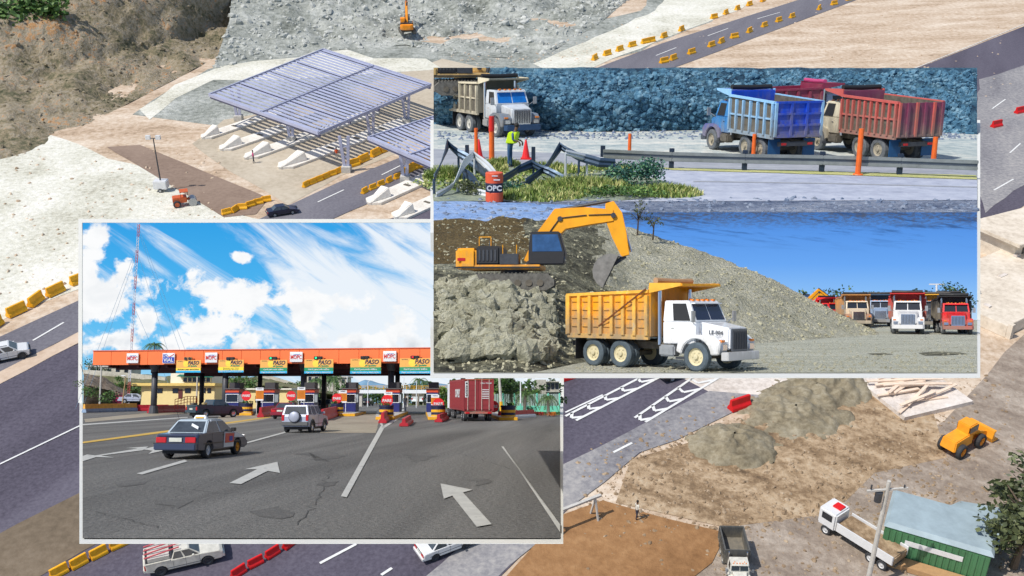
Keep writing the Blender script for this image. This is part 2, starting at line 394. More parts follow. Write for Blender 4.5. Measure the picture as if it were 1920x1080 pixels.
# ---------------------------------------------------------------- people
skin = M('brown_skin', (.16, .085, .05), .55); hair = M('black_hair', (.012, .01, .01), .7)
def person(pl, x, y, z, rz, label, shirt, trousers, pose='stand', k=1, vest=None, hat=None, group=None):
    """one skinned figure about 1.75 m tall, facing +x before rotation"""
    t = thing('person', label, 'person', pl, x, y, z, rz, k, group)
    ln = .12 if pose == 'bend' else 0
    J = {'pel': (0,0,.93,.125,.16), 'wst': (ln*.5,0,1.1,.11,.14), 'chs': (ln*1.5,0,1.3,.115,.17), 'nck': (ln*2,0,1.47,.055,.06), 'hd0': (ln*2.2+.01,0,1.56,.085,.08), 'hd1': (ln*2.3+.015,0,1.68,.085,.08)}
    E = [('pel','wst'),('wst','chs'),('chs','nck'),('nck','hd0'),('hd0','hd1')]
    st = .12 if pose == 'walk' else .02
    for s_, n_ in ((1,'l'),(-1,'r')):
        J['hip'+n_] = (0, .09*s_, .86, .09, .09); J['kne'+n_] = (.05*s_*st*8, .1*s_, .48, .062, .062); J['ank'+n_] = (st*s_, .1*s_, .09, .042, .042); J['toe'+n_] = (st*s_+.15, .11*s_, .045, .038, .03)
        E += [('pel','hip'+n_),('hip'+n_,'kne'+n_),('kne'+n_,'ank'+n_),('ank'+n_,'toe'+n_)]
        J['shl'+n_] = (ln*1.6, .19*s_, 1.38, .06, .06)
        if pose == 'bend': el, ha = (.2, .23*s_, 1.14), (.45, .15*s_, 1.06)
        else: el, ha = (-.03 + .05*s_*st*6, .25*s_, 1.12), (.06 + .1*s_*st*6, .26*s_, .88)
        J['elb'+n_] = (*el, .042, .042); J['wri'+n_] = (*ha, .028, .028); J['pal'+n_] = (ha[0]+.03, ha[1], ha[2]-.09, .034, .022)
        E += [('chs','shl'+n_),('shl'+n_,'elb'+n_),('elb'+n_,'wri'+n_),('wri'+n_,'pal'+n_)]
        for q in range(4):
            fn = 'f%s%d' % (n_, q); J[fn] = (ha[0]+.02+.022*(q-1.5), ha[1], ha[2]-.17-(.012 if q in (1,2) else 0), .0095, .0095); E.append(('pal'+n_, fn))
        J['th'+n_] = (ha[0]+.075, ha[1]-.01*s_, ha[2]-.11, .011, .011); E.append(('pal'+n_, 'th'+n_))
    names = list(J); me = bpy.data.meshes.new('b'); me.from_pydata([J[n][:3] for n in names], [(names.index(a), names.index(b)) for a, b in E], [])
    ob = bpy.data.objects.new('b', me); COL.objects.link(ob)
    md = ob.modifiers.new('s', 'SKIN'); md.use_smooth_shade = True
    for i, n in enumerate(names):
        sv = me.skin_vertices[0].data[i]; sv.radius = J[n][3:5]; sv.use_root = (i == 0)
    sb = ob.modifiers.new('u', 'SUBSURF'); sb.levels = 1; sb.render_levels = 1
    dg = bpy.context.evaluated_depsgraph_get(); dg.update(); m2 = bpy.data.meshes.new_from_object(ob.evaluated_get(dg)); bpy.data.objects.remove(ob)
    m2.materials.clear()
    for m_ in (skin, shirt, trousers, black): m2.materials.append(m_)
    for p in m2.polygons:
        c = p.center; z_ = c.z; arm = abs(c.y) > .2 or c.x > .3
        p.material_index = 3 if z_ < .1 else 2 if z_ < .95 and not arm else 0 if z_ > 1.45 or (arm and z_ < 1.12) else 1
    b = inst(m2, 'body', t)
    hx = J['hd1'][0]; mb = MB(); mb.lathe([(0,.115),(.06,.1),(.098,.04),(.102,-.01),(.09,-.04)], 12); mb.X = Matrix()
    h_ = mb.build('hard_hat' if hat else 'hair', hat or hair, t, 0, True); h_.location = (hx - .01, 0, 1.68)
    mb = MB(); mb.cyl((hx+.08,0,1.63), (hx+.115,0,1.615), .014, .018, 6); mb.build('nose', skin, t)
    for s_ in (-1, 1):
        mb = MB(); mb.box(hx+.078, hx+.09, s_*.03-.01, s_*.03+.01, 1.652, 1.662); mb.build('eye', black, t)
    if vest:
        mb = MB(); mb.hexa([(-.13,-.19,.98),(.15+ln,-.19,.98),(.15+ln,.19,.98),(-.13,.19,.98)], [(-.12+ln,-.2,1.43),(.12+ln*2,-.2,1.43),(.12+ln*2,.2,1.43),(-.12+ln,.2,1.43)])
        mb.build('vest', vest, t, .03)
    return t
# ---------------------------------------------------------------- vehicles (forward = +x, wheels on z = 0)
def arch(xc, r, n=8, zc=.3): return [(xc - r * math.cos(PI*i/n), zc + r * math.sin(PI*i/n)) for i in range(n + 1)]
WM = {}
def wheel(parent, x, y, r, wd, rim=steel, tyre=rubber, side=1, big=False):
    key = (r, wd, tyre.name)
    if key not in WM:
        h = wd / 2; mb = MB(); mb.lathe([(r*.6,-h*.8),(r*.62,-h),(r*.9,-h),(r,-h*.7),(r,h*.7),(r*.9,h),(r*.62,h),(r*.6,h*.8)], 22, 'Y')
        WM[key] = mb.mesh('wheel', tyre, 0, False)
    key2 = (r, wd, rim.name)
    if key2 not in WM:
        h = wd / 2; mb = MB()
        mb.lathe([(r*.62,h*.95),(r*.6,h*.7),(r*.5,h*.35),(r*.2,h*.5),(r*.16,h*1.0),(0,h*1.05)], 20, 'Y'); mb.lathe([(r*.62,-h*.9),(0,-h*.6)], 20, 'Y')
        for i in range(6):
            a = i * PI / 3; mb.cyl((r*.33*math.cos(a), h*.3, r*.33*math.sin(a)), (r*.33*math.cos(a), h*.62, r*.33*math.sin(a)), r*.06, r*.06, 6)
        WM[key2] = mb.mesh('rim', rim)
    w_ = inst(WM[key], 'wheel', parent, (x, y, r), (0, 0, 0 if side > 0 else PI)); inst(WM[key2], 'rim', w_); return w_
def panel(mb, q, u0, u1, v0, v1, t=.012):
    """plate lying proud on the quad q = (a,b,c,d), a-b along the bottom"""
    a, b, c, d = [Vector(p) for p in q]
    f = lambda u, v: a.lerp(b, u).lerp(d.lerp(c, u), v)
    n = (b - a).cross(d - a).normalized() * t
    p = [f(u0, v0), f(u1, v0), f(u1, v1), f(u0, v1)]
    mb.hexa([x - n * .3 for x in p], [x + n for x in p])
def greenhouse(t, x0, x1, z0, X0, X1, z1, w0, w1, paint, split=(.5,), g=glass, sidef=True):
    b = [(x0,-w0,z0),(x1,-w0,z0),(x1,w0,z0),(x0,w0,z0)]; p = [(X0,-w1,z1),(X1,-w1,z1),(X1,w1,z1),(X0,w1,z1)]
    MB().hexa(b, p).build('cabin', paint, t, .03)
    qs = {'windscreen': (b[1], b[2], p[2], p[1]), 'rear_window': (b[3], b[0], p[0], p[3])}
    for n, q in qs.items(): mb = MB(); panel(mb, q, .07, .93, .1, .88); mb.build(n, g, t)
    if sidef:
        for q in ((b[0], b[1], p[1], p[0]), (b[2], b[3], p[3], p[2])):
            cuts = [0] + (list(split) if q[0][1] < 0 else [1 - s_ for s_ in reversed(split)]) + [1]
            for a, c in zip(cuts[:-1], cuts[1:]):
                mb = MB(); panel(mb, q, a + .035, c - .035, .08, .88, .01); mb.build('side_window', g, t)
def car(pl, x, y, rz, label, paint, kind='sedan', cat=None, z=0, plate=True, rim=steel, group=None, k=1, name=None, split=None, roofp=None, g=None, frim=None):
    g = g or M('car_glass', (.05,.06,.07), .08, 0, .5, 1.5, coat=.6); roofp = roofp or paint
    grime(paint, .6, (.17,.165,.155), .22, -.3)
    t = thing(name or {'sedan': 'sedan', 'suv': 'suv', 'pickup': 'pickup_truck'}[kind], label, cat or {'sedan': 'car', 'suv': 'suv', 'pickup': 'pickup truck'}[kind], pl, x, y, z, rz, k, group)
    if kind == 'sedan':
        L, W, r, xa, xb = 2.12, .82, .3, -1.22, 1.28
        prof = [(-L,.32)] + arch(xa, .36, 8, .3)[0:] + arch(xb, .36, 8, .3) + [(L-.12,.24),(L,.34),(L,.56),(L-.14,.68),(.95,.9),(-1.25,.94),(-L+.1,.9),(-L,.78),(-L-.02,.5)]
        prof[0] = (-L, .34)
    elif kind == 'suv':
        L, W, r, xa, xb = 1.98, .86, .35, -1.2, 1.25
        prof = [(-L,.4)] + arch(xa, .42, 8, .34) + arch(xb, .42, 8, .34) + [(L-.1,.34),(L,.45),(L,.8),(L-.18,.95),(.9,1.08),(-L+.05,1.1),(-L,1.0)]
    else:
        L, W, r, xa, xb = 2.55, .88, .38, -1.6, 1.5
        prof = [(-L,.5)] + arch(xa, .46, 8, .38) + arch(xb, .46, 8, .38) + [(L-.1,.4),(L,.5),(L,.9),(L-.2,1.05),(1.15,1.15),(-.75,1.15),(-L,1.15)]
    mb = MB(); mb.layers(prof, [(-W,.965),(-W+.06,1),(W-.06,1),(W,.965)]); mb.build('body', paint, t, .02)
    if kind == 'sedan': greenhouse(t, -1.42, .98, .9, -.86, .28, 1.38, .77, .6, roofp, split or (.52,), g)
    elif kind == 'suv': greenhouse(t, -1.96, .98, 1.07, -1.8, .2, 1.68, .84, .7, paint, (.26, .58), g)
    else: greenhouse(t, -.8, 1.1, 1.13, -.55, .35, 1.7, .84, .7, paint, (.45,), g)
    for s_ in (-1, 1):
        wheel(t, xa, s_*(W-.1), r, .2, rim, side=s_); wheel(t, xb, s_*(W-.1), r, .2, frim or rim, side=s_)
        zl = {'sedan': .72, 'suv': .9, 'pickup': .85}[kind]
        mb = MB()
        if kind == 'sedan': mb.box(-L-.035, -L+.05, s_*(W-.26)-.2, s_*(W-.26)+.2, .6, .8)
        else: mb.box(-L-.03, -L+.08, s_*(W-.1)-.08, s_*(W-.1)+.085, zl-.16, zl+.2)
        mb.build('tail_light', redl, t, .015)
        MB().box(L-.1, L+.015, s_*(W-.24)-.17, s_*(W-.24)+.17, zl-.12, zl+.02).build('headlight', chrome, t, .015)
        zm = {'sedan': .98, 'suv': 1.18, 'pickup': 1.25}[kind]
        MB().box(.55, .7, s_*(W+.1)-.09, s_*(W+.1)+.09, zm-.06, zm+.08).build('mirror', paint if kind != 'sedan' else black, t, .02)
        mb = MB(); mb.box(-.1, .05, s_*W - .008, s_*W + .012, zm - .18, zm - .15); mb.build('door_handle', black, t)
    dk = paint if kind == 'pickup' else M('grey_bumper_plastic', (.1, .105, .11), .6)
    zb = {'sedan': .34, 'suv': .44, 'pickup': .5}[kind]
    MB().box(-L-.12, -L+.1, -W+.02, W-.02, zb, zb+.24).build('rear_bumper', dk if kind != 'sedan' else paint, t, .03)
    MB().box(L-.1, L+.1, -W+.02, W-.02, zb-.04, zb+.2).build('front_bumper', dk if kind != 'sedan' else paint, t, .03)
    if plate: MB().box(-L-.05, -L-.02, -.24, .24, zl - .08, zl + .06).build('number_plate', M('plate_white', (.6,.62,.55), .5), t)
    MB().box(-L+.3, L-.3, -W+.15, W-.15, .2, .4).build('underbody', black, t)
    MB().box(L-.05, L+.02, -.4, .4, zb+.24, zb+.4).build('grille', black, t)
    for s_ in (-1, 1):
        zt_ = {'sedan': .9, 'suv': 1.06, 'pickup': 1.13}[kind]
        for xx in ((-.95,-.02,.88) if kind != 'pickup' else (-.72,.1,1.0)): MB().box(xx-.008, xx+.008, s_*W-.004, s_*W+.006, .36, zt_).build('door_seam', black, t)
        MB().box(-L+.5, L-.6, s_*W-.005, s_*W+.014, .52, .56).build('side_moulding', black, t)
    MB().box(-L-.02, -L+.02, -W+.12, W-.12, {'sedan': .84, 'suv': .56, 'pickup': 1.0}[kind], {'sedan': .85, 'suv': .57, 'pickup': 1.01}[kind]).build('tailgate_seam', black, t)
    MB().cyl((-.7, W-.2, {'sedan':1.38,'suv':1.66,'pickup':1.68}[kind]), (-1.0, W-.2, {'sedan':1.75,'suv':2.0,'pickup':2.0}[kind]), .008, .005, 4).build('aerial', black, t)
    if kind == 'suv':
        m_ = MB(); m_.lathe([(0,-.13),(.26,-.12),(.33,-.08),(.34,.1)], 24, 'Y')
        o = m_.build('spare_wheel_cover', paint, t, 0, True); o.location = (-L-.12, 0, .98); o.rotation_euler = (0, 0, -PI/2)
        m_ = MB(); m_.lathe([(.34,-.02),(.36,-.05),(.36,.1)], 24, 'Y'); m_.X = Matrix(); o = m_.build('spare_tyre', rubber, t); o.location = (-L-.12, 0, .98); o.rotation_euler = (0, 0, -PI/2)
        for s_ in (-1, 1): MB().beam((-1.5, s_*.6, 1.74), (.1, s_*.6, 1.74), .04, .04).build('roof_rail', dsteel, t)
        for s_ in (-1, 1):
            for xc in (xa, xb): MB().prism(arch(xc, .5, 8, .34) + arch(xc, .42, 8, .34)[::-1], s_*W-.03, s_*W+.03).build('fender_flare', M('grey_bumper_plastic', (.1,.105,.11)), t)
    if kind == 'pickup':
        MB().box(-L+.1, -.9, -W+.1, W-.1, 1.1, 1.158).build('load_bed', black, t)
        for s_ in (-1, 1): MB().box(-L, -.85, s_*(W-.04)-.05, s_*(W-.04)+.05, 1.13, 1.22).build('bed_rail', paint, t, .02)
        MB().box(-L, -L+.07, -W+.05, W-.05, 1.0, 1.22).build('tailgate', paint, t, .02)
    return t

def dump_truck(pl, x, y, rz, label, bed, cab, rib=None, nrib=7, z=0, k=1, grille=chrome, headboard='shield', tail='panels', rimm=offwhite,
               group=None, tarp=black, lower='bed', glassm=glass, hood='long', slats=False, flap=black, name='dump_truck', tyre=dustrub, corrug=False, fender=None, brace=None, cat='dump truck', bumper=None, tilt=None):
    """tipper lorry; front axle at the origin"""
    for m_ in (bed, cab, rib or bed, fender or cab): grime(m_, 2.0 if m_ is cab else 3.2, (.24,.21,.16), .8 if m_ is not cab or 'clean' not in m_.name else .55, .12 if 'clean' not in m_.name else .0)
    rib = rib or bed; fender = fender or cab
    t = thing(name, label, cat, pl, x, y, z, rz, k, group)
    if tilt: t.matrix_world = t.matrix_world @ Matrix.Rotation(tilt, 4, 'Y')
    for s_ in (-1, 1): MB().box(-5.9, 1.0, s_*.42-.06, s_*.42+.06, .72, .98).build('chassis_rail', dirtm, t)
    for xa in (-3.35, -4.7):
        MB().cyl((xa, -.95, .52), (xa, .95, .52), .1).build('axle', dirtm, t)
        for s_ in (-1, 1):
            wheel(t, xa, s_*1.08, .52, .27, rimm, tyre, s_); wheel(t, xa, s_*.77, .52, .27, rimm, tyre, s_)
    MB().cyl((0, -.9, .5), (0, .9, .5), .08).build('axle', dirtm, t)
    for s_ in (-1, 1): wheel(t, 0, s_*1.0, .52, .3, rimm, tyre, s_)
    # bed
    X0, X1, Z0, Z1, W = -6.0, -1.95, 1.2, 2.75, 1.22
    MB().box(X0, X1, -W, W, Z0, Z0+.1).build('bed_floor', bed, t)
    for s_ in (-1, 1):
        MB().hexa([(X0+.12,s_*W-.03,Z0),(X1,s_*W-.03,Z0),(X1,s_*W+.03,Z0),(X0+.12,s_*W+.03,Z0)], [(X0+.12,s_*W-.03,Z1),(X1,s_*W-.03,Z1+.12),(X1,s_*W+.03,Z1+.12),(X0+.12,s_*W+.03,Z1)]).build('bed_side', bed if not slats else dirtm, t)
        MB().hexa([(X0+.05,s_*(W+.05)-.07,Z1-.06),(X1,s_*(W+.05)-.07,Z1+.06),(X1,s_*(W+.05)+.07,Z1+.06),(X0+.05,s_*(W+.05)+.07,Z1-.06)],
                  [(X0+.05,s_*(W+.05)-.07,Z1+.05),(X1,s_*(W+.05)-.07,Z1+.17),(X1,s_*(W+.05)+.07,Z1+.17),(X0+.05,s_*(W+.05)+.07,Z1+.05)]).build('top_rail', rib, t)
        MB().box(X0+.1, X1, s_*(W+.04)-.06, s_*(W+.04)+.06, Z0-.12, Z0+.06).build('bottom_rail', rib, t)
        if slats: MB().box(X0+.1, X1, s_*(W+.05)-.05, s_*(W+.05)+.05, 1.95, 2.03).build('middle_rail', rib, t)
        for i in range(nrib):
            xx = X0 + .17 + (X1 - X0 - .24) * i / (nrib - 1); wd = .075 if not slats else .055
            MB().box(xx-wd, xx+wd, s_*(W+.09)-.07, s_*(W+.09)+.07, Z0+.02, Z1-.04).build('rib', rib, t, .01)
        if corrug:
            for i in range(nrib - 1):
                xx = X0 + .17 + (X1 - X0 - .24) * (i + .5) / (nrib - 1)
                for q in range(4):
                    zz = Z0 + .3 + q * .32
                    MB().box(xx-.17, xx+.17, s_*(W+.03)-.05, s_*(W+.03)+.05, zz, zz+.14).build('pressed_panel', bed, t, .02)
    MB().box(X1-.04, X1+.04, -W, W, Z0, Z1+.3).build('headboard', bed, t)
    mb = MB(); mb.box(X0+.04, X0+.12, -W, W, Z0-.05, Z1-.02); tg = mb.build('tailgate', bed, t, .01)
    if tail == 'panels':
        for i in range(4):
            yy = -W + 2*W*i/3; MB().box(X0-.04, X0+.05, yy-.06, yy+.06, Z0, Z1).build('tailgate_rib', rib if i in (0, 3) else bed, tg)
        for i in range(4):
            zz = Z0 + (Z1-Z0)*i/3; MB().box(X0-.03, X0+.05, -W, W, zz-.05, zz+.05).build('tailgate_rib', bed, tg)
    else:
        for i in range(6):
            yy = -W + 2*W*i/5; MB().box(X0-.05, X0+.05, yy-.06, yy+.06, Z0, Z1).build('tailgate_rib', rib if i % 2 else bed, tg)
    if headboard:
        MB().hexa([(X1,-W,Z1+.26),(X1+1.45,-W,Z1+.3),(X1+1.45,W,Z1+.3),(X1,W,Z1+.26)], [(X1,-W,Z1+.34),(X1+1.45,-W,Z1+.38),(X1+1.45,W,Z1+.38),(X1,W,Z1+.34)]).build('cab_shield', bed, t)
        for s_ in (-1, 1):
            MB().prism([(X1,Z1+.05),(X1+1.4,Z1+.3),(X1+1.4,Z1+.4),(X1,Z1+.42)], s_*W-.03, s_*W+.03).build('shield_side', rib, t)
        mb = MB(); mb.tube([(X1+.2, -W+.1, Z1+.5), (X1+.25, 0, Z1+.47), (X1+.2, W-.1, Z1+.5)], .12, 10); mb.build('rolled_tarpaulin', tarp, t)
    if brace:
        for s_ in (-1, 1): MB().beam((X1-.05, s_*(W+.17), Z1+.2), (X1-2.3, s_*(W+.17), Z0+.35), .03, .05).build('tarp_arm', brace, t)
    for s_ in (-1, 1): MB().box(-5.55, -5.52, s_*.93-.32, s_*.93+.32, .25, 1.05).build('mudflap', flap, t)
    MB().box(-5.95, -5.8, -.95, .95, .75, .95).build('rear_bumper', dsteel, t)
    for s_ in (-1, 1): MB().box(-5.99, -5.94, s_*.7-.12, s_*.7+.12, .8, .9).build('tail_light', redl, t)
    # cab
    W2 = 1.02; cx0, cx1 = -1.5, -.1
    b = [(cx0,-W2,.95),(cx1,-W2,.95),(cx1,W2,.95),(cx0,W2,.95)]; c_ = [(cx0,-W2,1.75),(cx1+.02,-W2,1.75),(cx1+.02,W2,1.75),(cx0,W2,1.75)]
    d_ = [(cx0+.03,-W2+.08,2.52),(cx1-.32,-W2+.08,2.52),(cx1-.32,W2-.08,2.52),(cx0+.03,W2-.08,2.52)]
    MB().hexa(b, c_).build('cab', cab, t, .03); MB().hexa(c_, d_).build('cab_upper', cab, t, .03)
    for j, (a0, a1) in enumerate(((.06, .485), (.515, .94))):
        mb = MB(); panel(mb, (c_[1], c_[2], d_[2], d_[1]), a0, a1, .1, .84, .015); mb.build('windscreen', glassm, t)
    for q in ((c_[0], c_[1], d_[1], d_[0]), (c_[2], c_[3], d_[3], d_[2])):
        lo, hi = (.34, .86) if q[0][1] < 0 else (.14, .66)
        mb = MB(); panel(mb, q, lo, hi, .06, .86, .015); mb.build('side_window', black, t)
    for s_ in (-1, 1):
        MB().prism([(-1.15,.98),(-.2,.98),(-.2,1.74),(-1.15,1.74)], s_*W2-.01, s_*W2+.018).build('door', cab, t, .005)
        MB().box(-1.12, -1.0, s_*W2-.02, s_*W2+.04, 1.5, 1.54).build('door_handle', chrome, t)
        m_ = MB(); m_.beam((-.15, s_*(W2+.02), 1.7), (.05, s_*(W2+.32), 1.95), .03, .03); m_.box(0, .06, s_*(W2+.3)-.1, s_*(W2+.3)+.1, 1.75, 2.15); m_.build('mirror', steel, t)
        MB().cyl((-1.7, s_*.95, .9), (-1.7, s_*.95, 2.95), .085, .085, 12).build('exhaust_stack', chrome, t)
        MB().box(-1.6, -.9, s_*.95-.22, s_*.95+.22, .5, .92).build('fuel_tank' if s_ < 0 else 'battery_box', steel if s_ < 0 else dirtm, t, .06)
        MB().box(-.85, -.45, s_*1.0-.15, s_*1.0+.15, .42, .5).build('step', dsteel, t)
        MB().cyl((cx0+.35+.5, s_*.5, 2.53), (cx0+.35+.5, s_*.5, 2.6), .06, .04, 8).build('marker_light', orl, t)
    mb = MB()
    for yy in (-.65, -.3, 0, .3, .65): mb.box(cx1-.42, cx1-.3, yy-.05, yy+.05, 2.5, 2.57)
    mb.build('marker_light', orl, t); MB().box(cx1-.35, cx1-.1, -.86, .86, 2.4, 2.44).build('sun_visor', cab, t)
    # bonnet
    xh = 1.05 if hood == 'long' else .75
    MB().hexa([(cx1,-.72,.85),(xh,-.62,.78),(xh,.62,.78),(cx1,.72,.85)], [(cx1,-.74,1.76),(xh,-.58,1.55),(xh,.58,1.55),(cx1,.74,1.76)]).build('bonnet', cab, t, .05)
    for s_ in (-1, 1):
        pr = arch(0, .62, 10, .55); pr = [(-.62,.6)] + pr[1:-1] + [(.62,.6),(.95,.62),(1.02,1.05),(.75,1.28),(-.3,1.32),(-.75,1.15),(-.85,.7)]
        y0, y1 = (.6, 1.14) if s_ > 0 else (-1.14, -.6)
        MB().prism(pr, y0, y1).build('front_fender', fender, t, .03)
        MB().box(.93, 1.05, s_*.87-.16, s_*.87+.16, .78, .98).build('headlight', chrome, t, .02)
        MB().box(.88, 1.03, s_*.95-.1, s_*.95+.1, 1.06, 1.14).build('indicator', orl, t)
    gr = MB().box(xh-.02, xh+.05, -.5, .5, .72, 1.52).build('grille', grille, t, .02)
    for i in range(9):
        yy = -.42 + .84*i/8; MB().box(xh+.04, xh+.075, yy-.018, yy+.018, .8, 1.45).build('grille_bar', dsteel, gr)
    MB().hexa([(xh+.02,-1.16,.42),(xh+.22,-1.0,.42),(xh+.22,1.0,.42),(xh+.02,1.16,.42)], [(xh+.02,-1.16,.72),(xh+.22,-1.0,.72),(xh+.22,1.0,.72),(xh+.02,1.16,.72)]).build('front_bumper', bumper or cab, t, .02)
    return t

def excavator(pl, x, y, z, rz, label, hz=0, k=1, paint=yel, boom=((.9,1.6),(3.0,4.6),(5.6,4.9)), stick=((5.6,4.9),(6.3,1.9)), bucket=(6.2,1.2), cabm=black, bk=None, name='excavator', bang=0, cside=1, cx=0, br=.62, bw=1.0):
    grime(paint, 2.2, (.2,.17,.12), .7, .08)
    t = thing(name, label, 'excavator', pl, x, y, z, rz, k)
    bk = bk or M('worn_steel', (.25, .24, .22), .6, .4, .3, 3)
    u = MB().box(-1, 1, -1.1, 1.1, .35, .85).build('track_frame', dirtm, t); u.rotation_euler = (0, 0, hz)
    trk = M('dusty_track', (.14, .135, .12), .9, 0, .4, 5)
    for s_ in (-1, 1):
        pr = [(-1.7,0),(1.7,0),(2.1,.25),(2.1,.55),(1.75,.85),(-1.75,.85),(-2.1,.55),(-2.1,.25)]
        mb = MB(); mb.prism(pr, s_*1.25-.28, s_*1.25+.28)
        for i in range(19):
            xx = -1.8 + i*.2; mb.box(xx-.03, xx+.03, s_*1.25-.3, s_*1.25+.3, .84, .9)
        tr = mb.build('track', trk, u)
        for i in range(6): MB().cyl((-1.4+i*.56, s_*1.25-.33, .38), (-1.4+i*.56, s_*1.25+.33, .38), .17, .17, 10).build('roller', dirtm, u)
    MB().cyl((0,0,.85), (0,0,1.05), .7, .7, 20).build('slewing_ring', dsteel, t)
    MB().box(-2.3, 1.5, -1.3, 1.3, 1.05, 1.3).build('deck', paint, t, .04)
    mb = MB(); mb.slabp([(-2.9,-.9),(-2.6,-1.35),(-1.75,-1.35),(-1.75,1.35),(-2.6,1.35),(-2.9,.9)], 1.1, 2.15); mb.build('counterweight', paint, t, .12)
    MB().box(-1.75, -.55, -1.32, 1.32, 1.3, 2.25).build('engine_housing', black, t, .08)
    MB().box(-.55, .4, -1.3, -.45, 1.3, 1.85).build('tool_box', dsteel, t, .03)
    MB().cyl((-1.3, .5, 2.2), (-1.3, .5, 2.6), .08).build('exhaust_pipe', dsteel, t)
    c1, c2 = (.35, 1.3) if cside > 0 else (-1.3, -.35); cabb = MB(); cabb.X = Matrix.Translation((cx,0,0)); cabb.prism([(-.2,1.3),(1.6,1.3),(1.65,1.9),(1.35,2.95),(-.1,2.95),(-.2,2.0)], c1, c2); cb = cabb.build('cab', cabm, t, .05)
    MB().prism([(cx,1.95),(cx+1.5,1.95),(cx+1.27,2.8),(cx,2.8)], c1-.015, c1).build('side_window', bglass, cb)
    MB().prism([(cx,1.95),(cx+1.5,1.95),(cx+1.27,2.8),(cx,2.8)], c2, c2+.015).build('side_window', bglass, cb)
    mb = MB(); mb.X = Matrix.Translation((cx,0,0)); panel(mb, ((1.61,c1+.05,1.5),(1.61,c2-.05,1.5),(1.36,c2-.05,2.85),(1.36,c1+.05,2.85)), 0, 1, 0, 1, .02); mb.build('windscreen', bglass, cb)
    # arm
    def limb(pts, ws, name, mat, y=.2):
        top = []; bot = []
        for i, (p, w_) in enumerate(zip(pts, ws)):
            a = Vector(pts[max(0, i-1)]); b_ = Vector(pts[min(len(pts)-1, i+1)]); d = (b_ - a).normalized(); n = Vector((-d.y, d.x))
            top.append((p[0]+n.x*w_, p[1]+n.y*w_)); bot.append((p[0]-n.x*w_, p[1]-n.y*w_))
        return MB().prism(bot + top[::-1], -y, y).build(name, mat, t, .02)
    b0, b1, b2 = boom
    mids = [b0, ((b0[0]+b1[0])/2-.1, (b0[1]+b1[1])/2+.05), b1, ((b1[0]+b2[0])/2, (b1[1]+b2[1])/2+.05), b2]
    limb(mids, [w_ * bw for w_ in (.22,.34,.44,.34,.22)], 'boom', paint, .24 * bw)
    for s_ in (-1, 1):
        for i, mp_ in enumerate(mids[:-1]):
            nx = mids[i+1]; MB().cyl((mp_[0]+(.1 if i else .2), s_*(.27*bw), mp_[1]+.05), (nx[0], s_*(.27*bw), nx[1]+.05), .028, .028, 6).build('hose', black, t)
        for pv in (b0, b1, b2): MB().cyl((pv[0], s_*.24*bw, pv[1]), (pv[0], s_*(.24*bw+.08), pv[1]), .13, .13, 10).build('pivot_pin', dsteel, t)
    for i in range(5): MB().box(-1.62+i*.2, -1.52+i*.2, -1.36, -1.31, 1.5, 2.05).build('louvre', dsteel, t)
    MB().box(-2.7,-2.3,-1.37,-1.34,1.5,1.65).build('decal', redl, t); MB().box(-2.9,1.5,-1.33,-1.3,1.12,1.2).build('deck_stripe', black, t)
    for xx in (-1.6,-1.0,-.4,.3): MB().cyl((xx,-1.25,2.25 if xx < -.5 else 1.85), (xx,-1.25,2.7 if xx < -.5 else 2.3), .02, .02, 5).build('handrail_post', paint, t)
    MB().beam((-1.6,-1.25,2.7),(-1.0,-1.25,2.7),.04,.04).build('handrail', paint, t)
    s0, s1 = stick; dx, dz = s1[0]-s0[0], s1[1]-s0[1]; L_ = math.hypot(dx, dz)
    hd = (s0[0]-dx/L_*.7, s0[1]-dz/L_*.7)
    limb([hd, s0, ((s0[0]+s1[0])/2, (s0[1]+s1[1])/2), s1], [.16*bw,.34*bw,.28*bw,.15*bw], 'stick', paint, .19*bw)
    for s_ in (-1, 1): MB().cyl((b0[0]+.5, s_*.34, b0[1]-.3), ((b0[0]+b1[0])/2+.3, s_*.34, (b0[1]+b1[1])/2+.1), .08*bw).build('boom_cylinder', dsteel, t)
    MB().cyl((b1[0], 0, b1[1]+.5), (hd[0], 0, hd[1]+.1), .09).build('stick_cylinder', dsteel, t)
    MB().cyl((s0[0]-dz/L_*.35, 0, s0[1]+dx/L_*.35), (s1[0]-dz/L_*.4-.1, 0, s1[1]+dx/L_*.4+.1), .07).build('bucket_cylinder', chrome, t)
    bx, bz = bucket; mb = MB(); pts = []
    for i in range(9):
        a = PI*.95 - i*PI*1.0/8 + PI*.5 + bang; pts.append((bx + br*math.cos(a), bz + br*math.sin(a)))
    inner = [(bx + (px-bx)*.88, bz + (pz-bz)*.88) for px, pz in pts][::-1]
    mb.prism(pts + inner, -.62, .62); bo = mb.build('bucket', bk, t)
    for s_ in (-1, 1): MB().prism(pts, s_*.6-.03, s_*.6+.03).build('bucket_side', bk, bo)
    for i in range(5):
        yy = -.5 + .25*i; d = Vector((pts[-1][0]-pts[-2][0], pts[-1][1]-pts[-2][1])).normalized()
        MB().cyl((pts[-1][0], yy, pts[-1][1]), (pts[-1][0]+d.x*.2, yy, pts[-1][1]+d.y*.2), .05, .02, 5).build('tooth', steel, bo)
    MB().beam((s1[0], 0, s1[1]), (bx, 0, bz+.3), .3, .2).build('bucket_link', dsteel, t)
    return t
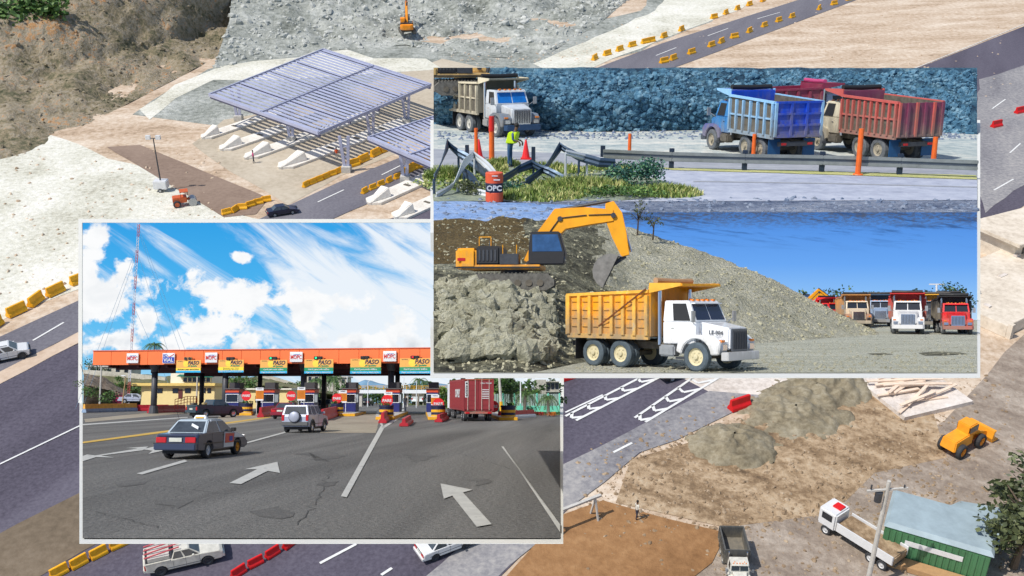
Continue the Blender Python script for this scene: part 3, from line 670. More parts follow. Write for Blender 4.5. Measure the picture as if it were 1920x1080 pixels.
# ================================================================ the aerial site (true size)
sand = MT('tan_earth', [C(150,128,105), C(186,163,138), C(205,187,166), C(222,208,190)], .05, .9, .15, (1, 3.2, 1), R(-12), lo=.36, hi=.64)
gravel_white = MT('pale_gravel', [C(168,164,146), C(204,202,186), C(222,220,208), C(236,234,226)], .07, 1.1, .3, lo=.36, hi=.64)
brown_rock = MT('brown_rock_face', [C(66,70,46), C(108,104,78), C(146,132,106), C(160,152,134), C(186,136,84), C(150,150,128)], .045, .8, 1.2, (1, 1, 2), .4, lo=.36, hi=.66)
grey_rock = MT('grey_rock_face', [C(82,86,78), C(140,144,136), C(176,179,172), C(206,208,202)], .06, .7, 1.0, lo=.34, hi=.66)
brown_earth = MT('brown_earth', [C(96,78,58), C(136,112,84), C(176,152,122), C(190,172,146)], .1, 1.0, .3, (.5, 3, 1), .6, lo=.36, hi=.64)
dark_asph = MT('dark_asphalt', [C(62,58,70), C(84,79,92), C(100,96,108)], .03, 2.5, .02, (3, .35, 1), R(22), lo=.36, hi=.64)
road_asph = MT('grey_asphalt', [C(88,86,94), C(108,106,114), C(124,122,128)], .04, 2.5, .02, (3, .35, 1), R(22), lo=.36, hi=.64)
wear_asph = MT('worn_pale_asphalt', [C(104,102,108), C(138,136,138), C(170,166,162)], .05, 1.6, .02, (2, .5, 1), R(22), lo=.36, hi=.64)
brown_strip = MT('brown_roadbase', [C(118,98,84), C(138,118,103), C(150,130,114)], .1, 1.2, .05)
rubble_pale = MT('broken_concrete', [C(170,158,146), C(214,204,194), C(236,228,220)], .15, 1.4, .15)
paint_w = M('road_paint_white', (.72, .72, .7), .7, 0, .15, 4)
paint_y = M('road_paint_yellow', (.62, .4, .06), .7, 0, .15, 4)
bar_y = M('barrier_yellow', C(246, 178, 24), .55, 0, .22, 1.1)
bar_r = M('barrier_red', C(214, 22, 24), .5, 0, .15, 1.2)

g = MB(); g.add([(-700,-20,0),(700,-20,0),(1500,1600,0),(-1500,1600,0)], [(0,1,2,3)]); struct('ground', g, sand, AIR)
region('gravel_pad', AIR, [(-80,300),(100,250),(170,285),(330,330),(440,400),(520,420),(400,480),(150,540),(-90,640)], gravel_white, .03, 1.5, 5)
region('brown_roadbase_strip', AIR, [(200,276),(262,272),(505,372),(480,402),(420,408)], brown_strip, .06, .2, 4)
region('grey_gravel_apron', AIR, [(250,215),(330,165),(390,130),(640,60),(900,90),(1200,20),(1250,-60),(1500,-80),(1330,40),(1060,150),(800,260),(500,250)], grey_rock, .02, 2, 8)
region('pale_gravel_track', AIR, [(260,205),(330,160),(430,118),(560,108),(620,80),(700,110),(800,110),(830,130),(520,150),(400,150),(330,185),(280,225)], gravel_white, .05, 1, 6)
region('pale_sand_bank', AIR, [(1000,120),(1230,20),(1300,-60),(1520,-60),(1380,20),(1150,110),(1060,150)], gravel_white, .06, 1.2, 6)
region('plaza_floor', AIR, [(360,270),(420,225),(560,200),(830,110),(1000,150),(830,250),(640,330),(540,385),(500,360),(410,310)], MT('plaza_dust', [C(160,148,128), C(186,174,154), C(200,190,172)], .08, 1, .05), .04, .5, 4)
# roads
region('bypass_road', AIR, [(-60,660),(150,563),(500,405),(640,340),(820,268),(1060,150),(1240,82),(1560,-20),(1660,-20),(1290,118),(1060,200),(830,325),(660,395),(560,440),(150,622),(-60,728)], road_asph, .08)
region('main_carriageway', AIR, [(-90,752),(150,644),(500,480),(1100,300),(1690,140),(1990,22),(2000,330),(1850,435),(1600,600),(1440,745),(1200,850),(1060,960),(900,1120),(-120,1120),(-90,1000)], dark_asph, .06)
region('worn_lane_surface', AIR, [(1330,735),(1440,745),(1200,850),(1060,960),(900,1120),(760,1120),(1000,900)], wear_asph, .09, .6, 4)
region('worn_lane_surface', AIR, [(1838,150),(1990,100),(1990,300),(1845,400),(1820,300)], wear_asph, .09, .8, 4)
region('road_shoulder', AIR, [(-60,728),(150,622),(500,462),(500,478),(150,644),(-60,752)], MT('shoulder_dust', [C(176,150,128), C(196,174,152), C(210,190,170)], .1, 1, .05), .1, .4, 3)
region('median_strip', AIR, [(-90,1050),(150,925),(420,800),(480,800),(250,985),(60,1090),(-90,1120)], MT('median_earth', [C(88,76,60), C(112,98,80), C(130,116,98)], .1, 1.2, .1), .1, .5, 4)
region('excavated_ground', AIR, [(1062,970),(1130,940),(1360,1000),(1340,1060),(1240,1130),(900,1130)], MT('excavated_brown_earth', [C(120,84,48), C(150,110,70), C(172,132,90)], .1, .9, .2), .12, .6, 4)
region('brown_yard', AIR, [(1340,800),(1440,760),(1560,700),(1700,690),(1760,850),(1560,960),(1360,990),(1120,930),(1180,860)], brown_earth, .05, 3.5, 6)
region('grey_yard', AIR, [(1120,1120),(1330,1060),(1380,980),(1700,830),(1990,560),(2050,900),(2000,1150)], MT('grey_yard_earth', [C(112,98,86), C(150,136,122), C(186,174,160)], .1, 1, .3, (.5,3,1), .7), .04, 3, 6)
# paint
def stripe(pl, u0, v0, u1, v1, wd, mat=paint_w, z=.13, name='lane_dash'):
    a = pl.P(u0, v0); b = pl.P(u1, v1); n = Vector(((b-a).y, -(b-a).x, 0)).normalized() * wd / 2
    mb = MB(); mb.add([(p.x, p.y, z) for p in (a-n, b-n, b+n, a+n)], [(0,1,2,3)]); return struct(name, mb, mat, pl)
for s_ in [(62,640,120,606),(596,380,645,357),(716,329,752,311),(1230,105,1268,90),(1327,68,1365,54),(1420,36,1462,24),(1535,3,1560,-6),(600,1058,668,1022),(715,1080,735,1067),
           (1860,205,1885,187),(1893,288,1913,270),(1863,358,1900,337),(1150,850,1185,832),(980,1010,1010,990)]: stripe(AIR, *s_, .28)
for s_ in [(0,872,150,800),(1700,135,1960,30),(1060,775,1130,742)]: stripe(AIR, *s_, .22, name='edge_line')
def chevrons(L, Rr, n):
    """painted gore: two border lines and V marks between them"""
    for p in (L, Rr): stripe(AIR, *p, .3, name='gore_line')
    a0, a1 = Vector((L[0], L[1])), Vector((L[2], L[3])); b0, b1 = Vector((Rr[0], Rr[1])), Vector((Rr[2], Rr[3]))
    for i in range(n):
        f = (i + .4) / n; l = a0.lerp(a1, f); r = b0.lerp(b1, f); m = (l + r) / 2 + (a0 - a1).normalized() * 13
        stripe(AIR, l.x, l.y, m.x, m.y, .35, name='chevron'); stripe(AIR, m.x, m.y, r.x, r.y, .35, z=.131, name='chevron')
chevrons((1060,782,1215,702), (1080,790,1250,702), 5)
chevrons((1190,785,1310,702), (1210,793,1360,702), 5)
# rock faces
A = AIR
hill, hv = surf('rock_hillside', A, [[A.P(-90,330),A.P(60,285),A.P(180,225),A.P(250,190),A.P(400,112),A.P(560,88)],
    [A.Q(-90,150,205),A.Q(60,140,212),A.Q(180,120,225),A.Q(280,95,240),A.Q(420,45,268),A.Q(600,35,290)],
    [A.Q(-90,-40,235),A.Q(60,-50,240),A.Q(200,-60,250),A.Q(300,-60,262),A.Q(460,-60,285),A.Q(660,-60,320)]], brown_rock, 110, 60, 2.2, 9)
heap, hp = surf('grey_rubble_slope', A, [[A.P(400,128),A.P(560,100),A.P(760,85),A.P(860,105),A.P(1010,112),A.P(1130,40),A.P(1200,-20)],
    [A.Q(430,40,262),A.Q(590,30,275),A.Q(740,30,280),A.Q(880,30,285),A.Q(1010,25,290),A.Q(1130,-10,310),A.Q(1200,-50,330)],
    [A.Q(440,-70,300),A.Q(600,-80,310),A.Q(740,-80,310),A.Q(880,-80,320),A.Q(1020,-80,330),A.Q(1130,-80,340),A.Q(1200,-80,350)]], grey_rock, 110, 50, 2.0, 8)
rocks('rubble', A, on_surface(hp, 110, 50, 1500, .35, 1.3, lambda p, a, b: b < .75), MT('grey_boulder', [C(130,134,128), C(180,182,176), C(214,215,210)], .5, 3, .1), 'grey broken rock strewn on the slope behind the steel canopy')
rocks('scattered_stones', A, on_surface(hv, 110, 60, 700, .25, .8), brown_rock, 'stones and scree scattered over the brown hillside')
hq = A.Q(25,22,229)
bush(A, hq.x, hq.y, hq.z-4, 15, 8, 'green scrub along the crest at the top left corner', g_mid, 2600, 1.2, cat='scrub', name='hilltop_scrub', ry=9)
scr, _ = None, None
# steel canopy of the new toll plaza
cano = M('canopy_steel', C(172,176,200), .5, .1, .12, .5)
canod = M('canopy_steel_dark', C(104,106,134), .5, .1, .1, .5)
def roof(corn, label, nsl, cols, z=7.0):
    """corn: left, top, right, bottom corners in the roof plane"""
    Lc, Tc, Rc, Bc = [A.P(u, v, z) for u, v in corn]
    base = (Lc + Rc) / 2; t = thing('steel_canopy', label, 'canopy', A, base.x, base.y, 0)
    o3 = Vector((base.x, base.y, 0)); q = lambda p, dz=0: p - o3 + Vector((0, 0, dz))
    mid0, mid1 = Lc.lerp(Bc, .5), Tc.lerp(Rc, .5)
    for a, b in ((Lc, Tc), (Tc, Rc), (Rc, Bc), (Bc, Lc), (mid0, mid1)): MB().beam(q(a), q(b), .28, .55).build('edge_beam', cano, t)
    for i in range(5):
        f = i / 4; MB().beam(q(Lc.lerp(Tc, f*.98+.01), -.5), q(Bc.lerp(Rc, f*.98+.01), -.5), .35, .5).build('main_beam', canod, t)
    for h_ in range(2):
        a0, a1 = (Lc, mid0) if h_ == 0 else (mid0, Bc); b0, b1 = (Tc, mid1) if h_ == 0 else (mid1, Rc)
        for i in range(nsl):
            f = (i + .5) / nsl; s_ = a0.lerp(b0, f); e = a1.lerp(b1, f); s2 = s_.lerp(e, .03); e2 = s_.lerp(e, .965)
            d = (q(a0) - q(b0)).normalized()
            wd = .52 * (a0 - b0).length / nsl
            MB().beam(q(s2, .12), q(e2, .12), wd, .07).build('roof_slat', cano, t)
    for i, (u, v) in enumerate(cols):
        p = A.P(u, v) - o3
        MB().box(p.x-.8, p.x+.8, p.y-.8, p.y+.8, 0, 1.1).build('column_base', conc, t, .06)
        for s_ in (-1, 1): MB().beam((p.x+s_*.3, p.y, 1.1), (p.x+s_*.75, p.y, z-.6), .34, .5).build('column', cano, t)
        for zz in (2.6, 4.4): MB().box(p.x-.5, p.x+.5, p.y-.08, p.y+.08, zz, zz+.25).build('column_tie', cano, t)
    return t
roof([(392,178),(606,93),(808,159),(597,250)], 'lavender grey steel slatted canopy frame, whole and standing over the pale islands', 27, [(650,322),(448,226),(547,266),(697,262),(763,232)])
roof([(690,259),(890,195),(1040,262),(850,328)], 'second smaller steel slatted canopy frame cut off by the roadside panel', 24, [(760,340)])
isl = MT('island_concrete', [C(196,190,178), C(226,221,212), C(240,237,230)], .3, 2, .03)
def island(u0, v0, u1, v1, wd, label, h=.45):
    a, b = A.P(u0, v0), A.P(u1, v1); d = (b-a).normalized(); n = Vector((-d.y, d.x, 0)) * wd / 2; L = (b-a).length
    t = thing('toll_island', label, 'traffic island', A, a.x, a.y, 0)
    f = lambda s_, w_, z: (d.x*s_*L + n.x*w_, d.y*s_*L + n.y*w_, z)
    MB().slabp([f(0,0,0),f(.05,-1,0),f(1,-1,0),f(1,1,0),f(.05,1,0)], 0, h).build('kerb', isl, t, .04)
    mb = MB(); mb.hexa([f(.0,-.3,h),f(.16,-.8,h),f(.16,.8,h),f(.0,.3,h)], [f(.05,-.15,h+.5),f(.16,-.5,h+1.5),f(.16,.5,h+1.5),f(.05,.15,h+.5)]); mb.build('crash_block', isl, t, .1)
    for i in range(3):
        c = .35 + i*.2; mb = MB(); mb.slabp([f(c,-.35,0),f(c+.02,-.35,0),f(c+.02,.35,0),f(c,.35,0)], h, h+.12); mb.build('booth_footing', dirtm, t)
    return t
island(378,262,540,206,3.0,'pale concrete island furthest left under the big canopy')
island(412,284,610,215,3.4,'pale concrete island second from the left under the big canopy')
island(458,300,700,212,3.4,'pale concrete island in the middle under the big canopy')
island(522,318,770,226,3.8,'pale concrete island beside the bypass road with a crash block at its tip')
island(690,385,880,300,3.4,'pale island under the second canopy beside the yellow blocks')
island(740,412,900,340,3.4,'pale island in front of the second canopy at the panel edge')
# barrier blocks
bprof = [(-.38,0),(.38,0),(.34,.25),(.17,.45),(.12,.95),(-.12,.95),(-.17,.45),(-.34,.25)]
def block(mat, ln=1.9, sc_=1.35):
    mb = MB(); mb.X = Matrix.Rotation(PI/2, 4, 'Z') @ Matrix.Scale(sc_, 4); mb.prism(bprof, -ln/2, ln/2); return mb.mesh('barrier_block', mat, .03)
BY, BR = block(bar_y), block(bar_r); BYS, BRS = block(bar_y, 1.55, .95), block(bar_r, 1.6, .85)
def row(me, pts, n, label, group, name='barrier_block', jig=.1, skip=0):
    for i in range(n):
        if random.random() < skip: continue
        f = i / max(1, n - 1) * (len(pts) - 1); k = min(int(f), len(pts) - 2); u = pts[k][0] + (pts[k+1][0]-pts[k][0])*(f-k); v = pts[k][1] + (pts[k+1][1]-pts[k][1])*(f-k)
        p = A.P(u, v); a = A.P(*pts[k]); b = A.P(*pts[k+1]); d = b - a
        o = bpy.data.objects.new(name, me); COL.objects.link(o); put(o, A, p.x, p.y, .09, math.atan2(d.y, d.x) + random.gauss(0, jig)); tag(o, label, 'barrier', group)
row(BY, [(-10,615),(46,580),(90,558),(150,530)], 5, 'yellow block along the gravel side of the bypass road at far left', 'yellow blocks at the far left of the bypass')
row(BYS, [(425,402),(500,378)], 6, 'yellow block at the end of the brown strip by the road', 'yellow blocks by the brown strip', jig=.3)
row(BYS, [(574,350),(636,324)], 6, 'bright yellow block in the row before the big canopy', 'yellow blocks before the big canopy')
row(BY, [(662,312),(682,303)], 2, 'yellow block at the foot of the canopy column', 'yellow blocks at the column foot')
row(BY, [(704,292),(722,284)], 2, 'yellow block further along past the canopy column', 'yellow blocks past the column')
row(BYS, [(684,362),(745,335)], 5, 'yellow block opposite, on the near side of the bypass', 'yellow blocks on the near side of the bypass')
row(BY, [(768,322),(806,306)], 4, 'yellow block beneath the second canopy edge', 'yellow blocks beneath the second canopy')
row(BY, [(1115,112),(1190,86),(1225,78),(1330,38),(1400,12),(1480,-12)], 17, 'yellow block on the upper side of the bypass at the top of the picture', 'yellow blocks on the upper side of the bypass', jig=.15, skip=.12)
row(BY, [(1245,118),(1300,100),(1360,78),(1450,44),(1530,20),(1620,-8)], 17, 'yellow block on the lower side of the bypass at the top of the picture', 'yellow blocks on the lower side of the bypass', jig=.15, skip=.12)
row(BYS, [(112,1078),(260,1008)], 5, 'yellow block in the dim row along the median at bottom left', 'yellow blocks along the median')
row(BRS, [(448,1078),(575,1006)], 5, 'red block in the row below the toll panel', 'red blocks below the toll panel')
for u, v, l in ((1386,765,'red block alone at the edge of the worn asphalt'), (1058,712,'red block at the corner between the two panels'), (1868,238,'red block on the carriageway right of the roadside panel'), (1912,212,'orange red block at the right edge of the picture')):
    p = A.P(u, v); o = bpy.data.objects.new('barrier_block', BR); COL.objects.link(o); put(o, A, p.x, p.y, .08, R(28)); tag(o, l, 'barrier')
# site objects
p = A.P(764,72); excavator(A, p.x, p.y, 1.5, R(95), 'orange excavator working on the rubble slope above the canopy', R(10), 1.25, M('excavator_orange', C(244,150,20), .5, 0, .15, 1), cabm=M('excavator_orange', C(244,150,20)),
    boom=((.9,1.6),(3.2,4.4),(6.2,5.0)), stick=((6.2,5.0),(7.2,2.4)), bucket=(7.1,1.7))
car(A, *A.P(18,672)[:2], R(26), 'white suv driving on the bypass at the left edge', white, 'suv', z=.09, k=1.15, rim=dsteel)
car(A, *A.P(530,402)[:2], R(24), 'dark blue car just entering behind the toll panel', M('dark_blue_paint', (.012,.014,.04), .3, coat=.5), 'sedan', z=.09, k=1.1)
car(A, *A.P(836,1030)[:2], R(30), 'white car on the carriageway at the bottom of the picture', white, 'sedan', z=.09, k=1.2, rim=dsteel)
t = car(A, *A.P(348,1055)[:2], R(20), 'white pickup truck carrying pink poles at bottom left', offwhite, 'pickup', z=.09, k=1.25, rim=dsteel)
pk = M('faded_pink_paint', C(196,84,92), .6)
for i in range(4): MB().beam((-2.5, -.6+i*.4, 1.55), (-.2, -.6+i*.4, 1.9), .07, .07).build('pole_load', pk, t)
MB().box(-2.3, -.9, -.75, .75, 1.2, 1.5).build('cargo', conc, t)
car(A, *A.P(1275,703)[:2], R(28), 'black pickup truck on the painted gore below the quarry panel', M('black_paint', (.015,.015,.018), .3, coat=.5), 'pickup', z=.09, k=1.1)
# lighting tower, machine by it
p = A.P(304,358); t = thing('lighting_tower', 'white mobile lighting tower on the edge of the brown strip', 'lighting tower', A, p.x, p.y, 0)
MB().box(-1.1,1.1,-.8,.8,.5,1.9).build('generator', white, t, .1); MB().cyl((0,0,1.9),(0,0,9),.13,.09,8).build('mast', dsteel, t)
for s_ in (-1,1): MB().box(s_*.8-.4,s_*.8+.4,-.2,.2,8.8,9.5).build('lamp_head', white, t, .05)
MB().beam((-1.2,0,9),(1.2,0,9),.1,.1).build('crossbar', dsteel, t)
for s_ in (-1,1): wheel(t, 0, s_*.85, .35, .2)
p = A.P(345,385); t = thing('road_roller', 'orange red site machine beside the toll panel top edge', 'machine', A, p.x, p.y, 0, R(20))
rl = M('machine_orange_red', C(196,92,44), .5)
MB().box(-1.6,.6,-.8,.8,.7,1.6).build('body', rl, t, .1); MB().cyl((1.4,-.9,.65),(1.4,.9,.65),.65,.65,18).build('drum', steel, t); MB().box(-.4,.9,-.75,.75,2.4,2.5).build('canopy', rl, t)
for sx in (-.3,.8):
    for sy in (-.7,.7): MB().beam((sx,sy,1.4),(sx,sy,2.4),.07,.07).build('canopy_post', dsteel, t)
MB().box(.4,1.5,-.2,.2,.9,1.2).build('yoke', rl, t)
for s_ in (-1,1): wheel(t, -1, s_*.85, .6, .4, rl)
# people
hv_o = M('orange_workwear', C(226,90,40), .7); hv_p = M('pink_shirt', C(196,60,120), .7); jean = M('dark_trousers', (.03,.035,.06), .8)
p = A.P(632,300); person(A, p.x, p.y, 0, -1.2, 'worker in orange workwear standing beside the bypass under the canopy', hv_o, offwhite, 'stand', 1.35)
p = A.P(476,306); person(A, p.x, p.y, 0, .5, 'worker in a pink shirt standing before the pale islands', hv_p, jean, 'walk', 1.35)
p = A.P(1193,975); person(A, p.x, p.y, .12, .5, 'worker in a pale shirt on the excavated ground', offwhite, jean, 'walk', 1.2)
# bottom right: loader, water truck, dark bed truck, container, pole, timber, slabs
ld = M('loader_yellow', C(240,160,40), .5, 0, .15, 1)
p = A.P(1803,838); t = thing('wheel_loader', 'yellow wheel loader standing in its own shadow on the right', 'wheel loader', A, p.x, p.y, 0, R(35), .95)
MB().hexa([(-3,-.9,.9),(.2,-.9,.9),(.2,.9,.9),(-3,.9,.9)],[(-2.8,-.8,2.1),(.2,-.8,2.2),(.2,.8,2.2),(-2.8,.8,2.1)]).build('engine_cover', ld, t, .1)
MB().box(-.6,.9,-.75,.75,1.8,3.2).build('cab', ld, t, .1); MB().box(-.5,.94,-.79,.79,2.3,2.95).build('cab_window', glass, t)
for s_ in (-1,1):
    for xw in (-1.9,1.5): wheel(t, xw, s_*1.05, .8, .55, ld, rubber, s_)
    MB().beam((.9,s_*.6,1.9),(3.3,s_*.6,.9),.22,.4).build('lift_arm', ld, t)
MB().box(.9,2.0,-.5,.5,.8,1.5).build('front_frame', ld, t)
MB().prism([(3.2,.1),(4.3,.1),(4.35,.2),(3.5,.35),(3.3,1.2),(3.6,1.5),(3.2,1.5),(3.0,.6)], -1.5, 1.5).build('bucket', ld, t)
p = A.P(1600,1018); t = thing('stake_truck', 'white lorry with a long tan open bed at the bottom', 'lorry', A, p.x, p.y, 0, R(128), .95)
MB().box(1.5,3.4,-1.1,1.1,.8,2.7).build('cab', white, t, .15); mb=MB(); panel(mb, ((3.4,-1,1.6),(3.4,1,1.6),(3.4,1,2.5),(3.4,-1,2.5)),.05,.95,.05,.95); mb.build('windscreen', glass, t)
for s_ in (-1,1): MB().box(1.9,3.0,s_*1.1-.02,s_*1.1+.02,1.7,2.4).build('side_window', glass, t); MB().box(-4.6,1.3,s_*1.15-.05,s_*1.15+.05,1.2,2.1).build('side_board', white, t)
MB().box(-4.6,1.3,-1.1,1.1,1.0,1.9).build('sand_load', brown_earth, t, .1); MB().box(-4.6,3.2,-.5,.5,.6,.9).build('chassis', dirtm, t)
MB().box(1.75,2.6,-.6,.2,2.7,2.85).build('roof_mark', bar_r, t)
for xw in (-3.6,-2.4,2.4):
    for s_ in (-1,1): wheel(t, xw, s_*1.0, .5, .3, white)
p = A.P(1360,1050); dump_truck(A, p.x+.5, p.y-3, R(-92), 'white lorry with an empty dark tipper bed at the bottom edge', M('dark_grey_bed', (.09,.09,.085), .8), offwhite, k=.8, headboard=None)
p = A.P(1755,1035); t = thing('green_container', 'green shipping container with a pale blue tarpaulin roof', 'container', A, p.x, p.y, 0, R(-27), 1.0)
gr = M('container_green', C(70,120,82), .55, 0, .15, .6)
MB().box(-4.4,4.0,-2.6,2.6,0,3.2).build('body', gr, t, .05)
for i in range(16): MB().box(-4.2+i*.5,-3.95+i*.5,-2.68,-2.6,.2,3.0).build('corrugation', gr, t)
mb = MB(); mb.hexa([(-4.5,-2.7,3.22),(4.2,-2.7,3.22),(4.2,2.7,3.22),(-4.5,2.7,3.22)],[(-4.2,-2.3,3.5),(3.9,-2.3,3.5),(3.9,2.3,3.6),(-4.2,2.3,3.6)]); mb.build('tarpaulin_roof', M('pale_blue_tarpaulin', C(150,166,172), .6, 0, .2, .5), t)
MB().box(-2.6,2.0,-2.73,-2.69,1.9,2.4).build('white_lettering_band', white, t)
MB().box(-3.8,4,-3.9,-2.75,.1,.6).build('timber_deck', M('timber_deck', C(178,140,98), .8), t)
region('glossy_puddle', AIR, [(1760,960),(1800,940),(1880,955),(1920,990),(1990,1000),(1990,1040),(1890,1010),(1840,1045)], M('pale_blue_tarpaulin', C(176,194,206)), .2, .5, 3)
for i, (u, v, r, h) in enumerate(((1915,1010,5,6),(1900,1065,5,6),(1940,960,5,7))):
    p = A.P(u, v); tree(A, p.x, p.y, 0, h, r*.8, ['olive tree beside the pale puddle at the right edge','olive tree in the bottom right corner','olive tree leaning in from the right edge'][i], g_olive, 700, .6)
p = A.P(1625,1100); t = thing('utility_pole', 'tall white utility pole with a crossarm at bottom right', 'utility pole', A, p.x, p.y, 0)
MB().cyl((0,0,0),(0,0,11),.22,.16,10).build('pole', conc, t); MB().beam((-1.6,0,10),(1.6,0,10.3),.16,.16).build('crossarm', conc, t)
MB().cyl((-.6,0,9),(-.6,0,9.9),.3,.3,10).build('transformer', dsteel, t)
for i in range(3): MB().cyl((-1.3+i*1.3,0,10.2),(-1.3+i*1.3,0,10.6),.07).build('insulator', dsteel, t)
for u, v, r, h, l in ((1528,738,5.2,1.3,'grey gravel heap nearest the quarry panel'), (1490,775,6.2,1.1,'grey gravel heap in front of the first one'), (1375,835,5,1.6,'low brown heap at the edge of the yard'), (1560,725,5,1.8,'small grey heap tucked behind the others')):
    p = A.P(u, v); rows = [[Vector((p.x + math.cos(a)*r*k_, p.y + math.sin(a)*r*.8*k_, h*(1-k_)**.8 if k_ < 1 else -.1)) for a in [i*2*PI/20 for i in range(21)]] for k_ in (1, .75, .5, .25, .02)]
    o, _ = surf('gravel_heap', A, rows, MT('heap_gravel', [C(96,86,66), C(136,126,104), C(166,158,138)], .3, 2, .1), 60, 24, .55, 1.3, edge=False); del o['kind']; tag(o, l, 'heap')
timber = M('pale_timber', C(228,206,184), .8, 0, .15, 1)
p = A.P(1712,738); t = thing('timber_pile', 'pile of pale planks on a square concrete pad', 'timber pile', A, p.x, p.y, 0, R(20))
MB().box(-4.5,4.5,-4,4,0,.5).build('pad', rubble_pale, t)
for i in range(22):
    a = random.uniform(-.5,.5); cx, cy = random.uniform(-2.5,2.5), random.uniform(-2.5,2.5); zz = .6 + random.random()*.8
    MB().beam((cx-math.cos(a)*2.5, cy-math.sin(a)*2.5, zz), (cx+math.cos(a)*2.5, cy+math.sin(a)*2.5, zz+random.uniform(-.2,.3)), .35, .12).build('plank', timber, t)
# unfinished concrete structure at the right
con2 = MT('raw_concrete', [C(178,164,146), C(214,202,184), C(232,222,208)], .15, 1.2, .05)
a = A.P(1842,475); t = thing('concrete_building', 'unfinished pale concrete building with a flat roof on the right', 'building', A, a.x, a.y, 0, R(27))
MB().box(-1,22,-6,3,3.4,3.9).build('roof', con2, t, .05); MB().box(0,21,-4.8,2.4,0,3.4).build('wall', con2, t)
for i in range(5): MB().box(1.5+i*4,3.3+i*4,-4.86,-4.78,.3,2.6).build('window_opening', dirtm, t)
a = A.P(1845,600); t = thing('concrete_slab', 'long concrete floor slab strewn with rubble on the right', 'slab', A, a.x, a.y, 0, R(35))
MB().box(-2,26,-4,9,0,1.6).build('slab', con2, t, .05)
for i in range(6): MB().box(-2+i*5,-1.4+i*5,-4.6,-4.02,0,1.9).build('buttress', con2, t)
for i in range(9):
    x_, y_ = random.uniform(0,22), random.uniform(-2,7); MB().box(x_,x_+random.uniform(.5,1.8),y_,y_+random.uniform(.4,1.2),1.6,1.6+random.uniform(.1,.5)).build('debris', rubble_pale, t)
region('white_concrete_apron', AIR, [(1230,690),(1300,690),(1530,690),(1450,735),(1400,762),(1330,735)], rubble_pale, .07, .5, 3)
p = A.P(1080,985); t = thing('steel_trestle', 'pale steel trestle at the corner of the excavated ground', 'trestle', A, p.x, p.y, .1, R(30))
for s_ in (-1,1):
    MB().beam((s_*2,-.6,0),(s_*2,0,2.2),.15,.15).build('leg', conc, t); MB().beam((s_*2,.6,0),(s_*2,0,2.2),.15,.15).build('leg', conc, t)
MB().beam((-2.6,0,2.3),(2.6,0,2.3),.3,.2).build('beam', conc, t)
clod = []
for _ in range(5200):
    u, v = random.choice([(random.uniform(1080,1900), random.uniform(700,1078)), (random.uniform(1120,1800), random.uniform(780,1000))])
    if v < 850 - (u - 1060) * .33: continue
    clod.append((A.P(u, v), .07 * 5 ** random.random() ** 2.5))
rocks('earth_clods', A, clod, MT('clod_earth', [C(104,84,62), C(150,128,102), C(190,172,148)], .4, 3, .05), 'clods and small stones littering the bare ground at bottom right')
scat = []
for _ in range(700):
    u, v = random.choice([ (random.uniform(0,420), random.uniform(280,560)), (random.uniform(1000,1900), random.uniform(0,200)), (random.uniform(840,1120), random.uniform(60,120))])
    scat.append((A.P(u, v), random.uniform(.12,.4)))
rocks('loose_stones', A, scat, sand, 'loose pale stones scattered over the bare ground')
# ================================================================ roadside diorama (upper half of the right panel)
Q = RDS
edge_m = M('pale_base_edge', (.74, .74, .7), .7, 0, .04, 3)
def base(pl, u0, v0, u1, d1, th, label, kerb=.0):
    """the plinth a diorama stands on: a trapezoid slab with a pale rim"""
    u0 -= 6; u1 += 6; v0 += 7; d1 += 1.5; a, b = pl.P(u0, v0), pl.P(u1, v0); c = pl.G(u1, d1); d = pl.G(u0, d1)
    pts = [(a.x, a.y), (b.x, b.y), (c.x, c.y), (d.x, d.y)]
    t = thing('model_base', label, 'plinth', pl, 0, 0, 0)
    MB().slabp(pts, -th, -.02).build('plinth', edge_m, t)
    return t
blue_rock = MT('blue_grey_rock', [C(18,50,74), C(44,86,112), C(84,126,146), C(136,168,180)], .25, 1.6, .4, lo=.36, hi=.66, mixw=.65)
yard_g = MT('pale_crushed_yard', [C(120,142,150), C(176,186,184), C(218,216,206)], .18, 1.2, .08, (.35, 2.2, 1), 0, lo=.34, hi=.62)
blue_lane = MT('bluish_concrete_road', [C(146,152,170), C(172,178,194), C(194,198,208)], .1, 1.5, .01, (.25, 3, 1), lo=.36, hi=.64)
far_lane = MT('far_asphalt_lane', [C(128,134,144), C(154,158,166), C(172,176,182)], .15, 1.5, .01, (.25, 3, 1))
dk_gravel = MT('dark_blue_gravel', [C(52,70,104), C(92,104,128), C(128,138,158), C(158,164,176)], .5, 3.0, .1, (.5, 1.6, 1), lo=.35, hi=.65)
lt_gravel = MT('light_blue_gravel', [C(96,134,190), C(134,164,208), C(172,192,222)], .5, 3, .06, (.5, 1.6, 1))
base(Q, 813, 428, 1832, 69, .6, 'pale plinth carrying the roadside scene in the upper right panel')
region('gravel_yard', Q, [(813,430),(1832,430),(1832,225),(813,225)], yard_g, 0)
region('dark_gravel_verge', Q, [(813,430),(1832,430),(1832,377),(1500,368),(1200,366),(1100,378),(813,382)], dk_gravel, .03)
region('light_gravel_strip', Q, [(813,429),(1060,429),(1190,402),(1150,390),(1000,384),(813,378)], lt_gravel, .05)
region('near_lane', Q, [(1050,380),(1832,377),(1832,332),(1500,324),(1260,317),(1000,312),(950,330)], blue_lane, .04)
region('far_lane', Q, [(813,310),(1130,312),(1260,316),(1832,330),(1832,312),(1400,301),(1130,291),(1000,286),(813,280)], far_lane, .02)
region('grass_verge', Q, [(1230,316),(1500,322),(1832,331),(1832,339),(1500,328),(1260,321)], MT('dry_yellow_grass', [C(150,160,110), C(186,186,120), C(200,196,150)], .6, 3, .05), .06, .1, 1)
